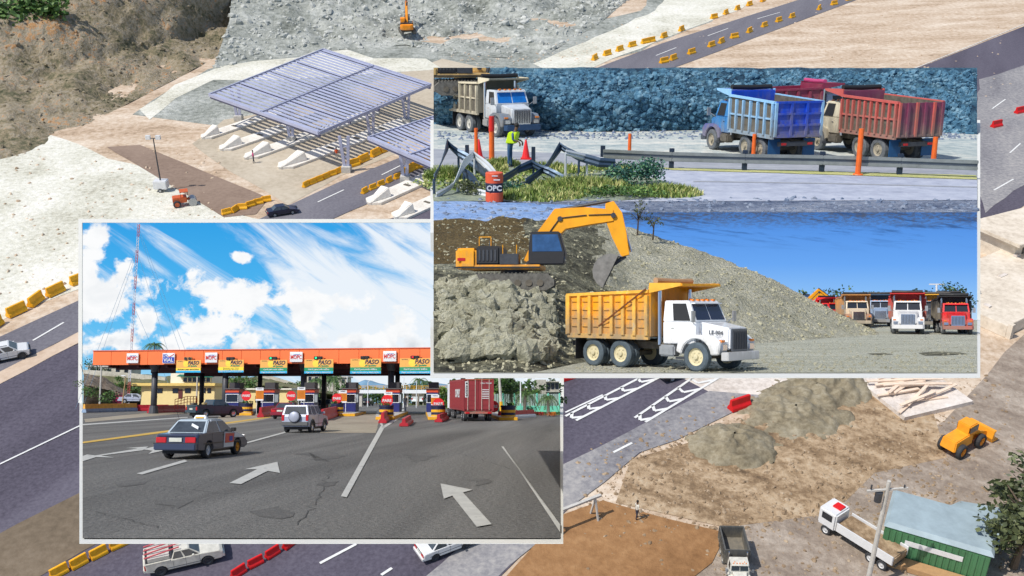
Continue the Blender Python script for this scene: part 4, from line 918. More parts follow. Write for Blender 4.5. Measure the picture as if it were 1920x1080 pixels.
region('tyre_mark', Q, [(1300,341),(1560,345),(1832,352),(1832,354),(1560,347),(1300,343)], far_lane, .05)
wall, wv = surf('blue_rock_face', Q, [[Q.P(813,232),Q.P(1000,244),Q.P(1130,247),Q.P(1300,244),Q.P(1500,246),Q.P(1700,246),Q.P(1832,252)],
    [Q.Q(813,190,63),Q.Q(1000,190,61),Q.Q(1130,190,61),Q.Q(1300,190,62),Q.Q(1500,190,62),Q.Q(1700,195,62),Q.Q(1832,200,62)],
    [Q.Q(813,127,68.5),Q.Q(1000,127,66.5),Q.Q(1130,127,66.5),Q.Q(1300,127,67),Q.Q(1500,127,67),Q.Q(1700,127,67),Q.Q(1832,127,66)]], blue_rock, 160, 60, .45, 2.2, edge=True)
rocks('rubble', Q, on_surface(wv, 160, 60, 8500, .07, .34, lambda p, a, b: b < .95 and Q.Q(818, 180, p.y).x < p.x < Q.Q(1826, 180, p.y).x), MT('blue_boulder', [C(30,72,102), C(78,124,150), C(146,178,192)], 1.0, 4, .05), 'blue grey broken rock covering the tall face behind the trucks')
rocks('boulders', Q, [(Q.P(1292,222)+Vector((0,0,.4)), .75), (Q.P(1322,224)+Vector((0,0,.3)), .65), (Q.P(1268,226)+Vector((0,0,.2)), .6), (Q.P(1240,243), .4), (Q.P(1350,240), .45)], MT('round_boulder', [C(90,100,112), C(120,124,130), C(150,150,150)], .6, 3, .05), 'large rounded boulders at the foot of the rock face left of the blue truck')
rocks('scattered_stones', Q, [(Q.P(random.uniform(820,1830), random.choice((random.uniform(246,262), random.uniform(372,425)))), random.uniform(.04,.16)) for _ in range(1700)], MT('blue_grey_stone', [C(70,90,124), C(120,134,156), C(170,176,186)], 1, 4, .05), 'loose stones on the yard and the dark verge')
# trucks
blue = M('blue_paint', C(10,72,196), .45, 0, .18, 1.5); bluetrim = M('pale_blue_frame', C(150,200,238), .5, 0, .12, 2)
maroon = M('maroon_paint', C(138,44,74), .5, 0, .15, 1.5); redbed = M('salmon_red_slats', C(204,96,88), .55, 0, .15, 1.5); cream = M('cream_slats', C(226,216,188), .55, 0, .12, 2)
bflap = M('blue_mudflap', C(20,78,124), .6)
def at(pl, u, v): p = pl.P(u, v); return p.x, p.y
x, y = at(Q, 966, 256)
dump_truck(Q, x-.1, y+.2, R(-63), 'white and blue tipper with cream slatted sides, facing forward at the left', M('dusty_interior', C(120,118,104), .8), M('white_paint_blue_stains', (.62,.66,.7), .4, 0, .1, 1, spots=C(30,80,150)), cream, 6, slats=True,
           glassm=M('blue_windscreen', C(26,110,190), .2, 0, .2, 3), fender=M('dirty_blue_fender', C(70,120,165), .5, 0, .3, 2), bumper=M('dark_blue_bumper', C(36,66,100), .5), k=1.05)
x, y = 11.35, 52.0
dump_truck(Q, x, y, R(108), 'blue tipper with a panelled blue tailgate and pale slatted side', blue, M('blue_cab_paint', C(60,130,190), .4, 0, .2, 2), bluetrim, 7, slats=True, flap=bflap, fender=blue, tail='panels', headboard='shield', rimm=cream)
x, y = at(Q, 1585, 258)
dump_truck(Q, x, y+1.5, R(14), 'maroon tipper mostly hidden behind the blue one', maroon, M('pale_grey_cab', C(150,160,184), .5, 0, .2, 2, spots=C(70,90,130)), maroon, 6, tarp=M('pink_tarpaulin', C(190,70,120), .6), flap=bflap, k=.98)
x, y = 16.7, 51.8
dump_truck(Q, x, y, R(110), 'white cab tipper with salmon slatted side and maroon ribbed tailgate at the right', M('worn_maroon_tailgate', C(130,62,92), .5, 0, .2, 1.5), cream, M('salmon_red_slats', C(204,96,88)), 10, slats=True, tail='ribs', flap=bflap, rimm=cream)
p = Q.P(862,250); exc_top = excavator(Q, p.x+.2, p.y+3.4, 2.15, R(6), 'dusty tan excavator cut off by the top edge behind the white truck', R(5), 1.0, M('dusty_tan_paint', C(214,178,110), .6, 0, .2, 2), boom=((.9,1.6),(1.6,2.6),(2.6,2.9)), stick=((2.6,2.9),(3.2,2.5)), bucket=(3.6,2.3), cabm=M('dusty_tan_paint', C(214,178,110)))
def clip(root, pl, u=None, v=None, keep=1):
    """saw a model off flush with the side or top of its diorama"""
    eye = Vector((0, 0, pl.h))
    if u is not None: n = (pl.G(u, 40) - eye).cross(pl.Q(u, 127, 60) - eye)
    else: n = (pl.Q(813, v, 60) - eye).cross(pl.Q(1832, v, 60) - eye)
    if n.dot(pl.Q(1300, 300, 50) - eye) < 0: n = -n
    bpy.context.view_layer.update(); base_ = pl.M.inverted()
    for o in [root] + list(root.children_recursive):
        if o.type != 'MESH': continue
        mw_ = base_ @ o.matrix_world; iv = mw_.inverted(); bm = bmesh.new(); bm.from_mesh(o.data)
        co = iv @ eye; no = (mw_.to_3x3().transposed() @ n).normalized()
        bmesh.ops.bisect_plane(bm, geom=bm.verts[:] + bm.edges[:] + bm.faces[:], plane_co=co, plane_no=no, clear_inner=True)
        if len(bm.verts) == 0: bm.free(); bpy.data.objects.remove(o); continue
        m2 = o.data.copy(); bm.to_mesh(m2); bm.free(); o.data = m2
# guardrail
rail_m = M('guardrail_steel', C(150,154,150), .35, .5, .2, 2)
pts = [(1130,291,312),(1259,296,318),(1396,301,322),(1541,307,325),(1687,311,330),(1830,316,336)]
b0 = Q.P(1130, 312); t = thing('guardrail', 'long steel guardrail with dark posts in front of the parked tippers', 'guardrail', Q, b0.x, b0.y, 0)
gp = [Q.P(u, v) - b0 for u, _, v in pts]; hh = [.82, .82, .8, .8, .8, .8]
for i, p_ in enumerate(gp):
    if i < 5: MB().box(p_.x-.1, p_.x+.1, p_.y, p_.y+.16, 0, .92).build('post', M('dark_post', C(30,46,66), .6), t)
    if i < 5:
        q_ = gp[i+1]
        for z_ in (.48, .74):
            MB().prism([(-.02,0),(-.1,.04),(-.1,.12),(-.02,.16)], 0, 1) if 0 else None
            MB().beam((p_.x, p_.y-.05, z_-.04), (q_.x, q_.y-.05, z_-.04), .07, .15).build('rail', rail_m, t, .02)
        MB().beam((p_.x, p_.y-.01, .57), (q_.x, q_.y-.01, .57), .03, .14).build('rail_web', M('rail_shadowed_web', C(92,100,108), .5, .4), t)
for u, v in ((876,302),(1000,306)):
    p = Q.P(u, v); o = MB().box(-.09,.09,-.09,.09,0,.75).build('short_post', M('dark_post', C(30,46,66)), None, .01); put(o, Q, p.x, p.y); tag(o, {876:'short dark post left of the road worker',1000:'short dark post right of the road worker'}[u], 'post')
orp = M('orange_delineator', C(230,104,34), .5, 0, .15, 3); rdp = M('red_paint_band', C(210,36,30), .5)
for u, v, h, wd, l in ((893,304,1.55,.09,'thin orange marker post left of the barrels'), (922,305,2.1,.13,'thick orange marker post with a red top'), (1180,292,1.05,.09,'orange marker post behind the start of the guardrail'), (1412,300,1.2,.1,'orange marker post before the blue tipper wheels'), (1608,330,1.95,.12,'tall orange marker post in front of the guardrail'), (1749,312,1.3,.12,'orange marker post at the right in front of the maroon tailgate')):
    p = Q.P(u, v); t = thing('marker_post', l, 'marker post', Q, p.x, p.y, .02)
    MB().cyl((0,0,0),(0,0,h),wd,wd*.9,10).build('post', orp, t); MB().cyl((0,0,0),(0,0,.08),wd*2,wd*1.6,10).build('foot', orp, t)
    if u == 922: MB().cyl((0,0,h*.68),(0,0,h+.01),wd*1.05,wd*.95,10).build('red_band', rdp, t)
for u, v, l in ((898,298,'red traffic cone behind the thin orange post'), (986,299,'red traffic cone right of the road worker')):
    p = Q.P(u, v); t = thing('traffic_cone', l, 'cone', Q, p.x, p.y, .02, 0, 1.15)
    MB().box(-.22,.22,-.22,.22,0,.05).build('cone_base', rdp, t); MB().cyl((0,0,.05),(0,0,.8),.17,.03,14).build('cone_body', M('cone_red', C(236,40,44), .5), t)
p = Q.P(927,380); t = thing('traffic_drum', 'orange and black traffic drum with white lettering on the verge', 'drum', Q, p.x, p.y, .05, 0, 1)
dro = M('drum_orange', C(222,88,52), .5, 0, .12, 3)
for z0, z1, m_ in ((0,.34,dro),(.34,.66,M('drum_navy', C(24,34,60), .5)),(.66,1.02,dro)): MB().lathe([(0,z0),(.3,z0),(.31,z0+.02),(.31,z1-.02),(.3,z1),(0,z1)], 24).build('drum_band', m_, t)
text('OPC', .26, t, (0,-.325,.5), white, bold=.01); text('▬', .1, t, (.05,-.32,.8), white); MB().box(-.08,.12,-.325,-.315,.92,.955).build('sticker', white, t); MB().box(-.02,.2,-.325,-.315,.78,.82).build('sticker', white, t)
hv_y = M('high_visibility_yellow', C(206,240,30), .6, 0, .08, 3)
p = Q.P(956,315); person(Q, p.x, p.y, 0, R(-20), 'road worker in a yellow green vest and jeans bending forward beside the barrels', M('grey_blue_shirt', C(70,96,130), .8), M('blue_jeans', C(50,90,130), .8), 'bend', 1.12, vest=hv_y)
clip(exc_top, Q, v=127); clip(exc_top, Q, u=813)
# bent guardrail debris and grass island
blr = M('bluish_bent_steel', C(62,82,104), .4, .4, .2, 1); wht = M('pale_bent_steel', C(206,212,216), .4, .2, .15, 1)
def strip(pl, pxs, label, mat, wd=.32, name='bent_guardrail'):
    """crumpled W-beam: pxs (u, v, height above the ground)"""
    pts = [pl.P(u, v) + Vector((0, 0, z)) for u, v, z in pxs]; o3 = Vector((pts[0].x, pts[0].y, 0)); t = thing(name, label, 'guardrail wreck', pl, o3.x, o3.y, 0)
    sm = []
    for i in range(len(pts) - 1):
        for k in range(4): sm.append(pts[i].lerp(pts[i+1], k/4))
    sm.append(pts[-1]); mb = MB(); rows = []
    for i, p_ in enumerate(sm):
        tw = .3 * math.sin(i * .5); sec = []
        for j, off in enumerate((0, .07, 0, .07, 0)): sec.append(p_ - o3 + Vector((tw*.1*j, -off*.8 + tw*.05*j, (j/4-.5)*wd)))
        rows += sec
    n = len(sm); fs = [(i*5+j, (i+1)*5+j, (i+1)*5+j+1, i*5+j+1) for i in range(n-1) for j in range(4)]; mb.add(rows, fs)
    o = mb.build('rail_sheet', mat, t); md = o.modifiers.new('s', 'SOLIDIFY'); md.thickness = .03
    MB().cyl(pts[0]-o3-Vector((0,0,.0)), (pts[0]-o3).xy.to_3d(), .05).build('post', mat, t); k = len(pts)//2; MB().cyl(pts[k]-o3, (pts[k]-o3).xy.to_3d(), .05).build('post', mat, t); return t
strip(Q, [(814,366,.6),(826,348,1.0),(843,326,1.3),(860,326,.9),(890,330,.5),(925,345,.2)], 'bent blue guardrail rising to a peak at the left edge', blr, .36)
strip(Q, [(818,372,.1),(845,366,.35),(872,345,.8),(890,330,.9),(915,340,.55),(945,352,.15)], 'pale twisted guardrail strip curling over behind the drum', wht, .25)
strip(Q, [(858,362,.25),(890,368,.15),(930,372,.1)], 'pale rail strip lying low left of the drum', wht, .25)
strip(Q, [(930,358,.3),(970,345,.6),(1000,342,.75),(1030,345,.5),(1060,350,.15)], 'blue bent guardrail lying across the grass right of the drum', blr, .34)
strip(Q, [(985,352,.2),(1020,342,.6),(1052,330,1.25),(1085,332,.85),(1120,334,.65),(1155,333,.6)], 'guardrail bent into a ridge with a pale end over the bushes', blr, .34)
strip(Q, [(1060,336,1.1),(1100,332,.78),(1135,332,.7)], 'pale rail end beside the ridge of bent guardrail', wht, .2)
strip(Q, [(870,345,.5),(885,352,.3),(905,360,.1)], 'short dark crumpled rail between the two peaks', M('dark_bent_steel', C(40,60,84), .5), .3)
def gbush(u, v, rx, h, n, m_, l, leaf=.11):
    p = Q.P(u, v)
    if m_ is gl: return blades('grass_tuft', p.x, p.y, rx*1.1, rx*.8, h*.8, n*3, gl, Q, l)
    return bush(Q, p.x, p.y, 0, rx, h, l, m_, int(n*1.3), leaf, ry=rx*.7, name='roadside_plant', cat='plant')
gl = leafmat('bright_grass', (.2,.3,.06), (.58,.56,.22), 1.2); gd = leafmat('blue_green_leaves', (.03,.12,.1), (.16,.34,.14), 2.5)
gbush(838,335,.9,.75,420,gl,'yellow green grass tuft under the left peak of bent rail'); gbush(905,322,1.0,.7,420,gl,'grass tuft behind the drum and marker posts'); gbush(880,365,1.0,.55,380,g_olive,'dry olive weeds between the rail strips')
gbush(940,312,.8,.6,300,gl,'grass tuft at the feet of the road worker'); gbush(1030,322,1.4,.6,500,gl,'grass behind the long blue rail'); gbush(1090,358,1.7,.8,900,gl,'broad bright weed patch in the middle of the island')
gbush(1150,350,1.7,1.05,900,gd,'dark blue green shrub left of the tall one'); gbush(1215,350,1.5,1.25,900,gd,'tall blue green shrub at the right of the island'); gbush(1250,366,1.2,.6,500,gl,'low bright weeds at the right tip of the island')
gbush(1010,370,1.6,.5,700,gl,'low weeds along the front of the island'); gbush(1170,370,1.8,.5,700,g_mid,'green weeds along the gravel edge'); gbush(960,362,1.0,.5,300,gd,'dark weeds right beside the drum')
gbush(1140,318,1.0,.4,300,gl,'grass tuft at the start of the guardrail')
mb = leaves_mesh(5200, [((Q.P(u, v).x, Q.P(u, v).y, .06), (1.7, 1.0, .14)) for u, v in ((840,345),(880,355),(900,335),(950,340),(1000,355),(1050,345),(1100,350),(1140,362),(1190,360),(1230,360),(980,330),(1060,325))], .14)
g_ = MB(); g_.add(*mb); stuff('grass', g_, gl, Q, 'bright weedy grass covering the island round the bent guardrail', 'grass')
region('island_soil', Q, [(813,380),(1000,379),(1160,379),(1275,367),(1240,340),(1150,318),(1000,309),(813,312)], MT('island_soil', [C(96,110,110), C(140,150,130), C(180,184,160)], .6, 2.5, .06), .055, .15, 1)
# ================================================================ quarry diorama (lower half of the right panel)
K = QUA
def nodes_sky(name, build):
    m = bpy.data.materials.new(name); m.use_nodes = True; nt = m.node_tree; nt.nodes.clear()
    out = nt.nodes.new('ShaderNodeOutputMaterial'); em = nt.nodes.new('ShaderNodeEmission'); nt.links.new(em.outputs[0], out.inputs[0])
    tc = nt.nodes.new('ShaderNodeTexCoord'); sp = nt.nodes.new('ShaderNodeSeparateXYZ'); nt.links.new(tc.outputs['Object'], sp.inputs[0])
    def mth(op, a, b=None, c=None, clamp=False):
        n = nt.nodes.new('ShaderNodeMath'); n.operation = op; n.use_clamp = clamp
        for i, x in enumerate((a, b, c)):
            if x is None: continue
            if isinstance(x, (int, float)): n.inputs[i].default_value = x
            else: nt.links.new(x, n.inputs[i])
        return n.outputs[0]
    def noise(scale, stretch=(1,1,1), rot=0, detail=9, rough=.6, dist=0, off=(0,0,0)):
        r_ = nt.nodes.new('ShaderNodeMapping'); r_.inputs['Rotation'].default_value = (0, rot, 0); r_.inputs['Location'].default_value = off
        nt.links.new(tc.outputs['Object'], r_.inputs[0]); s_ = nt.nodes.new('ShaderNodeMapping'); s_.inputs['Scale'].default_value = stretch; nt.links.new(r_.outputs[0], s_.inputs[0])
        n = nt.nodes.new('ShaderNodeTexNoise'); n.inputs['Scale'].default_value = scale; n.inputs['Detail'].default_value = detail; n.inputs['Roughness'].default_value = rough; n.inputs['Distortion'].default_value = dist
        nt.links.new(s_.outputs[0], n.inputs['Vector']); return n.outputs['Fac']
    def mix(f, a, b):
        n = nt.nodes.new('ShaderNodeMix'); n.data_type = 'RGBA'
        if isinstance(f, (int, float)): n.inputs[0].default_value = f
        else: nt.links.new(f, n.inputs[0])
        for i, x in ((6, a), (7, b)):
            if isinstance(x, tuple): n.inputs[i].default_value = (*x, 1)
            else: nt.links.new(x, n.inputs[i])
        return n.outputs[2]
    def smooth(x, lo, hi):
        n = nt.nodes.new('ShaderNodeMapRange'); n.interpolation_type = 'SMOOTHSTEP'; nt.links.new(x, n.inputs[0]); n.inputs[1].default_value = lo; n.inputs[2].default_value = hi; return n.outputs[0]
    nt.links.new(build(nt, sp.outputs, mth, noise, mix, smooth), em.inputs[0]); return m
base(K, 813, 699, 1832, 136, .05, 'pale plinth carrying the quarry scene in the lower right panel')
green_rock = MT('grey_green_quarry_rock', [C(46,44,34), C(100,98,78), C(160,158,132), C(206,204,180)], .35, 2.2, .25, lo=.36, hi=.66)  # ground kept dark so the colour stands in for shade in gaps between rocks
pale_dust = MT('pale_green_grey_dust', [C(154,154,134), C(190,190,170), C(206,206,188), C(218,217,202)], .3, 3.5, .04, (.6, 2, 1), lo=.34, hi=.66)
region('quarry_floor', K, [(813,699),(1832,699),(1832,600),(813,600)], pale_dust, 0)
o = MB(); o.add([tuple(p)[:2] + (0,) for p in (K.G(813,130), K.G(813,55), K.G(1832,55), K.G(1832,135.5))] , [(0,1,2,3)]); o.v = [Vector((p.x, p.y, -.005)) for p in o.v]; struct('far_floor', o, pale_dust, K)
def quarry_sky(nt, xyz, mth, noise, mix, smooth):
    z = xyz[2]
    grad = ramp(nt, mth('DIVIDE', z, 15, clamp=True), [(0, C(190,220,248)), (.2, C(142,194,248)), (.5, C(106,168,244)), (.82, C(88,150,232)), (1, C(70,112,176))])
    st = smooth(noise(.55, (.28,1,3.2), R(-7), 8, .65), .5, .68); up = smooth(z, 8.6, 13.5)
    c = mix(mth('MULTIPLY', st, mth('MULTIPLY', up, .75)), grad, C(44,70,116))
    gr = smooth(noise(2.2, (.6,1,2), 0, 8, .75), .42, .6)
    return mix(mth('MULTIPLY', gr, mth('MULTIPLY', smooth(z, 11.6, 14.2), .85)), c, C(84,90,104))
a, b = K.Q(1120,398,134), K.Q(1832,398,134); c_, d_ = K.G(1120,134), K.G(1832,134)
mb = MB(); mb.hexa([(c_.x,134,-.01),(d_.x,134,-.01),(d_.x,135,-.01),(c_.x,135,-.01)], [(a.x,134,a.z),(b.x,134,a.z),(b.x,135,a.z),(a.x,135,a.z)]); struct('sky', mb, nodes_sky('quarry_sky_backdrop', quarry_sky), K)
e = .35; mb = MB(); mb.hexa([(d_.x,133.8,0),(d_.x+e,133.8,0),(d_.x+e,135.2,0),(d_.x,135.2,0)],[(b.x,133.8,b.z),(b.x+e,133.8,b.z),(b.x+e,135.2,b.z),(b.x,135.2,b.z)])
tag(mb.build('backdrop_edging', edge_m, None, 0, False, K), 'pale edging down the right side of the plain blue backdrop board', 'edging')
# hill and mounds
def proud(l): return [(p + Vector((0, -.35, .5)) * r, r) for p, r in l]
us = (813, 900, 955, 1000, 1060, 1180, 1300, 1420, 1520, 1648)
def rowq(vd): return [K.Q(u, v, d) if d else K.P(u, v) for u, (v, d) in zip(us, vd)]
rows = [rowq([(698,0),(698,0),(698,0),(698,0),(686,0),(664,0),(650,0),(644,0),(636,0),(628,0)]),
        rowq([(622,38),(604,38.5),(600,38.5),(640,40),(650,41.5),(622,50),(606,57),(604,62),(612,67.5),(627,72.5)]),
        rowq([(552,46),(548,46),(550,46),(560,46.5),(580,46.5),(572,56),(556,61),(564,66),(590,70.5),(626,74)]),
        rowq([(540,54),(540,54),(541,54),(541,54),(545,54),(530,64),(520,66.5),(536,70),(576,73.5),(625,75)]),
        rowq([(470,64),(470,64),(468,64),(468,64),(468,64),(478,71),(492,71.5),(520,73.5),(566,76),(624,76)]),
        rowq([(412,76),(409,76),(409,76),(410,76),(411,76),(426,77),(470,77),(514,78),(560,79),(624,77)]),
        [Vector((p.x, 98, -.05)) for p in rowq([(600,90)]*10)]]
qh, qv = surf('quarry_hill', K, rows, green_rock, 170, 100, .42, 3.0)
pale_rock = MT('pale_quarry_rock', [C(146,142,118), C(192,189,164), C(214,211,188), C(228,225,206)], .5, 3.2, .12, lo=.34, hi=.64)
brown_top = MT('ochre_quarry_rock', [C(78,66,34), C(128,106,58), C(150,130,84)], .5, 2.6, .3)
for v_ in qh.data.vertices:
    v_.co.y = max(v_.co.y, 33.2)
    if v_.co.y < 60: v_.co.z = max(v_.co.z, -.01)
for i_, v_ in enumerate(qh.data.vertices): qv[i_] = v_.co.copy()
qh.data.materials.append(pale_rock); qh.data.materials.append(brown_top)
for p_ in qh.data.polygons:
    c = p_.center; a_ = c.x + 1.2 * fbm(c.x * .5, c.y * .5, c.z * .5)
    if a_ > 6.0 + (c.y - 50) * .02: p_.material_index = 1
    elif c.y > 60 and c.x < 1 + 2 * fbm(c.x*.3, c.z*.3): p_.material_index = 2
qrock = MT('quarry_boulder', [C(140,138,112), C(196,193,166), C(230,228,206)], .9, 4, .06)
rocks('rubble', K, proud(on_surface(qv, 170, 100, 3600, .1, .5, lambda p, a, b: (.03 < b < .5 and a < .40 and .012 < a and p.y > 33.6 and p.x > K.G(822, p.y).x))), qrock, 'grey green broken rock tumbling down below the yellow excavator', .85)
rocks('scattered_stones', K, on_surface(qv, 170, 100, 3800, .05, .17, lambda p, a, b: b < .83 and .003 < a < .99), M('quarry_stone', C(168,164,138), .9, 0, .35, .8), 'small stones over the whole quarry slope')
big = []
for _ in range(60):
    i = random.randint(2, 62); j = random.randint(3, 30); big.append((qv[j*171+i], random.uniform(.35, .62)))
rocks('boulders', K, [b_ for b_ in proud(big) if b_[0].y > 33.8 and b_[0].x > K.G(816, b_[0].y).x + b_[1]*1.3], qrock, 'large angular boulders in the lower left corner of the quarry', .85)
fl = []
for _ in range(1500): fl.append((K.P(random.uniform(1080, 1828), 630 + 68 * random.random() ** .6), random.uniform(.02, .09)))
rocks('floor_stones', K, fl, M('floor_stone', C(150,148,128), .9, 0, .3, 1), 'small stones scattered on the dusty quarry floor')
region('dark_rut', K, [(1722,662),(1760,659),(1800,661),(1815,664),(1770,667),(1735,667)], green_rock, .01, .08, .5)
region('dark_rut', K, [(1625,663),(1660,662),(1675,665),(1640,666)], green_rock, .01, .06, .5)
# main tipper
x, y = at(K, 1302, 697)
hy = M('tipper_yellow', C(240,164,16), .45, 0, .14, 1.2, spots=C(176,140,110)); hy2 = M('faded_yellow_rib', C(238,178,62), .5, 0, .2, 1.6, spots=C(214,186,140))
tt = dump_truck(K, x+.8, y+.75, R(-45), 'yellow tipper with a clean white cab standing on the quarry floor', hy, M('clean_white_cab', (.82,.83,.84), .3, 0, .03, 1, coat=.5), hy2, 8, corrug=True, brace=M('rusty_arm', C(110,60,24), .7), k=.95,
           glassm=M('dark_blue_glass', (.008,.01,.04), .1), grille=M('grey_grille', C(104,110,118), .4, .5, .1, 3), rimm=M('cream_rim', C(206,196,160), .6, 0, .15, 4), tyre=M('blue_grey_tyre', C(78,90,98), .8, 0, .3, 4), flap=black, tarp=M('brown_tarp', C(176,140,104), .7))
text('LE-004', .2, tt, (.55,-.69,1.38), M('grey_lettering', C(70,74,80), .6), rot=(PI/2, .04, R(4)), bold=.003)
yx = M('digger_yellow', C(242,166,20), .4, 0, .12, 1.5)
p = K.Q(964,549,47)
excavator(K, p.x, p.y+.6, p.z+.1, R(-8), 'yellow excavator on the mound with its bucket raised over the tipper', R(4), .93, yx, boom=((.8,1.4),(2.4,3.65),(5.1,3.8)), stick=((5.1,3.8),(5.7,1.75)), bucket=(4.95,.95), bang=-.3, cside=-1, cx=1.1, br=.9, bw=1.35)
# parked lorries
pw = dict(headboard='shield')
def lorry(u, d, bed, cab, label, yaw=0, k=1, **kw):
    p = K.Q(u, 567, d); return dump_truck(K, p.x, p.y + .6, R(-90 + yaw) - math.atan2(p.x, p.y) * .85, label, bed, cab, k=k, nrib=4, **kw)
redp = M('bright_red_paint', C(222,26,34), .4, 0, .12, 1, coat=.3)
lorry(1708, 73, M('red_tipper_bed', C(190,40,36), .5), white, 'white cab lorry parked in front with a red bed, facing us', -2, .97)
lorry(1800, 72, M('black_bed', (.02,.02,.02), .5), redp, 'bright red lorry cab at the right edge', 3, .9)
lorry(1612, 90, M('tan_bed', C(196,140,80), .5), M('beige_cab', C(222,204,178), .4), 'beige lorry with a tan bed frame at the left of the parked row', 4, .98, fender=M('orange_fender', C(206,128,84), .5))
lorry(1655, 96, M('slate_bed', C(70,92,116), .5), M('pale_blue_cab', C(150,170,196), .4), 'pale blue lorry behind, between the beige and the white ones', -3, 1.0)
lorry(1762, 86, M('amber_bed', C(226,168,50), .5), M('navy_cab', C(44,54,76), .4), 'navy lorry with an amber bed right of the white one', -4, .98)
lorry(1574, 98, redp, redp, 'red lorry half hidden by the foot of the slope', 38, .9)
lorry(1786, 100, M('black_bed', (.02,.02,.02), .5), M('black_cab', (.03,.03,.035), .4), 'black lorry in the shade between the navy and the red ones', 0, 1.05)
lorry(1678, 112, M('teal_bed', C(60,90,104), .5), offwhite, 'dusty white lorry furthest back in the parked row', 6, 1.0)
p = K.Q(1500,567,106); excavator(K, p.x, p.y, .8, R(0), 'distant yellow excavator showing only its boom behind the slope', 0, .82, yx, boom=((.2,1.0),(2.4,3.2),(4.6,1.5)), stick=((4.6,1.5),(5.0,.6)), bucket=(4.8,.4))
for i, (u, v, d, r) in enumerate(((1485,551,126,1.8),(1520,553,127,2.0),(1545,552,126,1.8),(1572,550,127,2.0),(1598,552,128,1.8),(1628,550,127,1.8),(1650,557,128,1.8),(1675,557,128,2),(1700,556,128,2),(1726,552,126,1.6),(1748,556,128,2),(1778,550,126,1.8),(1808,549,126,1.4))):
    p = K.Q(u, v - 5, d); tree(K, p.x, p.y, 0, p.z+.5, r * 1.15, 'low dark tree in the row on the far side of the lorry yard', g_dark, 260, .35, 'trees behind the lorry yard', low=.0)
lorry(1632, 112, M('slate_bed', C(70,92,116)), M('dull_green_cab', C(90,110,90), .5), 'dull green lorry at the very back of the yard', 2, 1.0)
lorry(1730, 104, redp, M('cream_cab', C(206,200,180), .5), 'cream lorry with a red bed behind the white one', -2, 1.0)
for u_, d_, b_, c_, l_ in ((1590,112,'slate_bed','dull_green_cab','dark lorry far back between the red and beige ones'),(1645,108,'red_tipper_bed','cream_cab','small cream lorry with a red bed at the back left'),(1690,118,'amber_bed','cream_cab','small cream lorry with an amber bed at the very back'),(1742,112,'teal_bed','navy_cab','small navy lorry at the very back right of the white one')): lorry(u_, d_, MC[b_], MC[c_], l_, 0, .92)
p = K.Q(1790,530,118); tree(K, p.x, p.y, 0, p.z+.3, 2.3, 'taller round tree standing above the lorries at the right', g_dark, 500, .3, low=.35)
p = K.Q(1624,545,120); tree(K, p.x, p.y, 0, p.z, .9, 'thin wispy tree rising above the pale blue lorry', g_dark, 120, .25)
p = K.Q(1756,533,122); t = thing('antenna_pole', 'thin white antenna pole on the horizon above the amber bed', 'pole', K, p.x, p.y, 0); MB().cyl((0,0,0),(0,0,p.z),.12).build('pole', white, t); MB().beam((-.9,0,p.z),(.9,0,p.z),.15,.15).build('crossbar', white, t)
for u, v, h in ((1195,426,2.4),(1224,434,1.9)):
    p = K.Q(u, v+4, 75); tree(K, p.x, p.y, p.z-.5, h+.5, .8, {1195:'small wispy tree on the crest, left of the pair',1224:'small wispy tree on the crest, right of the pair'}[u], g_olive, 150, .16)
# ================================================================ toll plaza diorama (left panel)
T = TOL
base(T, 155, 1009, 1050, 242, .03, 'pale plinth carrying the toll plaza scene in the left panel')
asp = MT('toll_asphalt', [C(70,69,67), C(98,97,95), C(118,117,114), C(138,136,132)], .22, 9, .03, (1.5, .1, 1), R(5), lo=.36, hi=.64, mixw=.5)
asp_pale = MT('pale_worn_concrete', [C(132,122,106), C(158,148,130), C(176,166,148)], .3, 3, .02, (1, .4, 1))
asp_dark = MT('dark_oily_asphalt', [C(72,72,74), C(92,92,94), C(108,107,106)], .3, 7, .02, (2, .15, 1), R(3))
region('toll_road', T, [(155,1009),(1050,1009),(1050,755.3),(155,755.3)], asp, 0)
region('grass_field', T, [(155,760),(1050,760),(1050,755.4),(155,755.4)], MT('rough_grass', [C(66,84,40), C(104,122,60), C(140,140,90)], .2, 2, .1), .015)
region('pale_concrete_lane', T, [(600,812),(705,812),(712,785),(714,770),(660,772),(612,790)], asp_pale, .01, .05, 1)
region('pale_concrete_lane', T, [(410,781),(500,772),(560,772),(480,790),(400,800)], asp_pale, .01, .05, 1)
region('pale_concrete_lane', T, [(158,786),(300,772),(345,771),(345,775),(160,792)], asp_pale, .01, .03, 1)
if 0: region('dark_lane', T, [(760,1008),(840,1008),(830,880),(800,800),(785,800),(790,880)], asp_dark, .008, .1, 1)
region('far_road', T, [(655,772),(715,772),(714,755.5),(694,755.5),(680,758)], asp, .02)
def poly(name, px, m_, z=.02): return region(name, T, px, m_, z)
pw_ = M('worn_road_paint', (.5,.5,.47), .7, 0, .12, 2, spots=C(120,118,114)); py_ = M('worn_yellow_paint', C(206,168,70), .7, 0, .15, 2)
def line(u0, v0, u1, v1, w0, w1, m_=None, name='lane_line', z=.02): return poly(name, [(u0-w0, v0+.0), (u0+w0, v0), (u1+w1, v1), (u1-w1, v1)], m_ or pw_, z)
poly('lane_line', [(155,795.5),(155,798),(352,783.5),(352,782)], pw_)
poly('yellow_lane_line', [(155,829),(155,832),(322,810),(508,783),(508,781)], py_)
poly('lane_line', [(256,889),(266,891),(352,866),(346,863)], pw_)
poly('lane_line', [(447,834),(449,836),(536,812),(534,810)], pw_)
poly('lane_line', [(639,932),(650,934),(722,800),(714,799)], pw_)
poly('gore_line', [(716,801),(720,801),(710,780),(713,765),(709,765),(704,780)], pw_)
poly('gore_line', [(716,801),(721,803),(750,784),(758,768),(752,768),(744,783)], pw_)
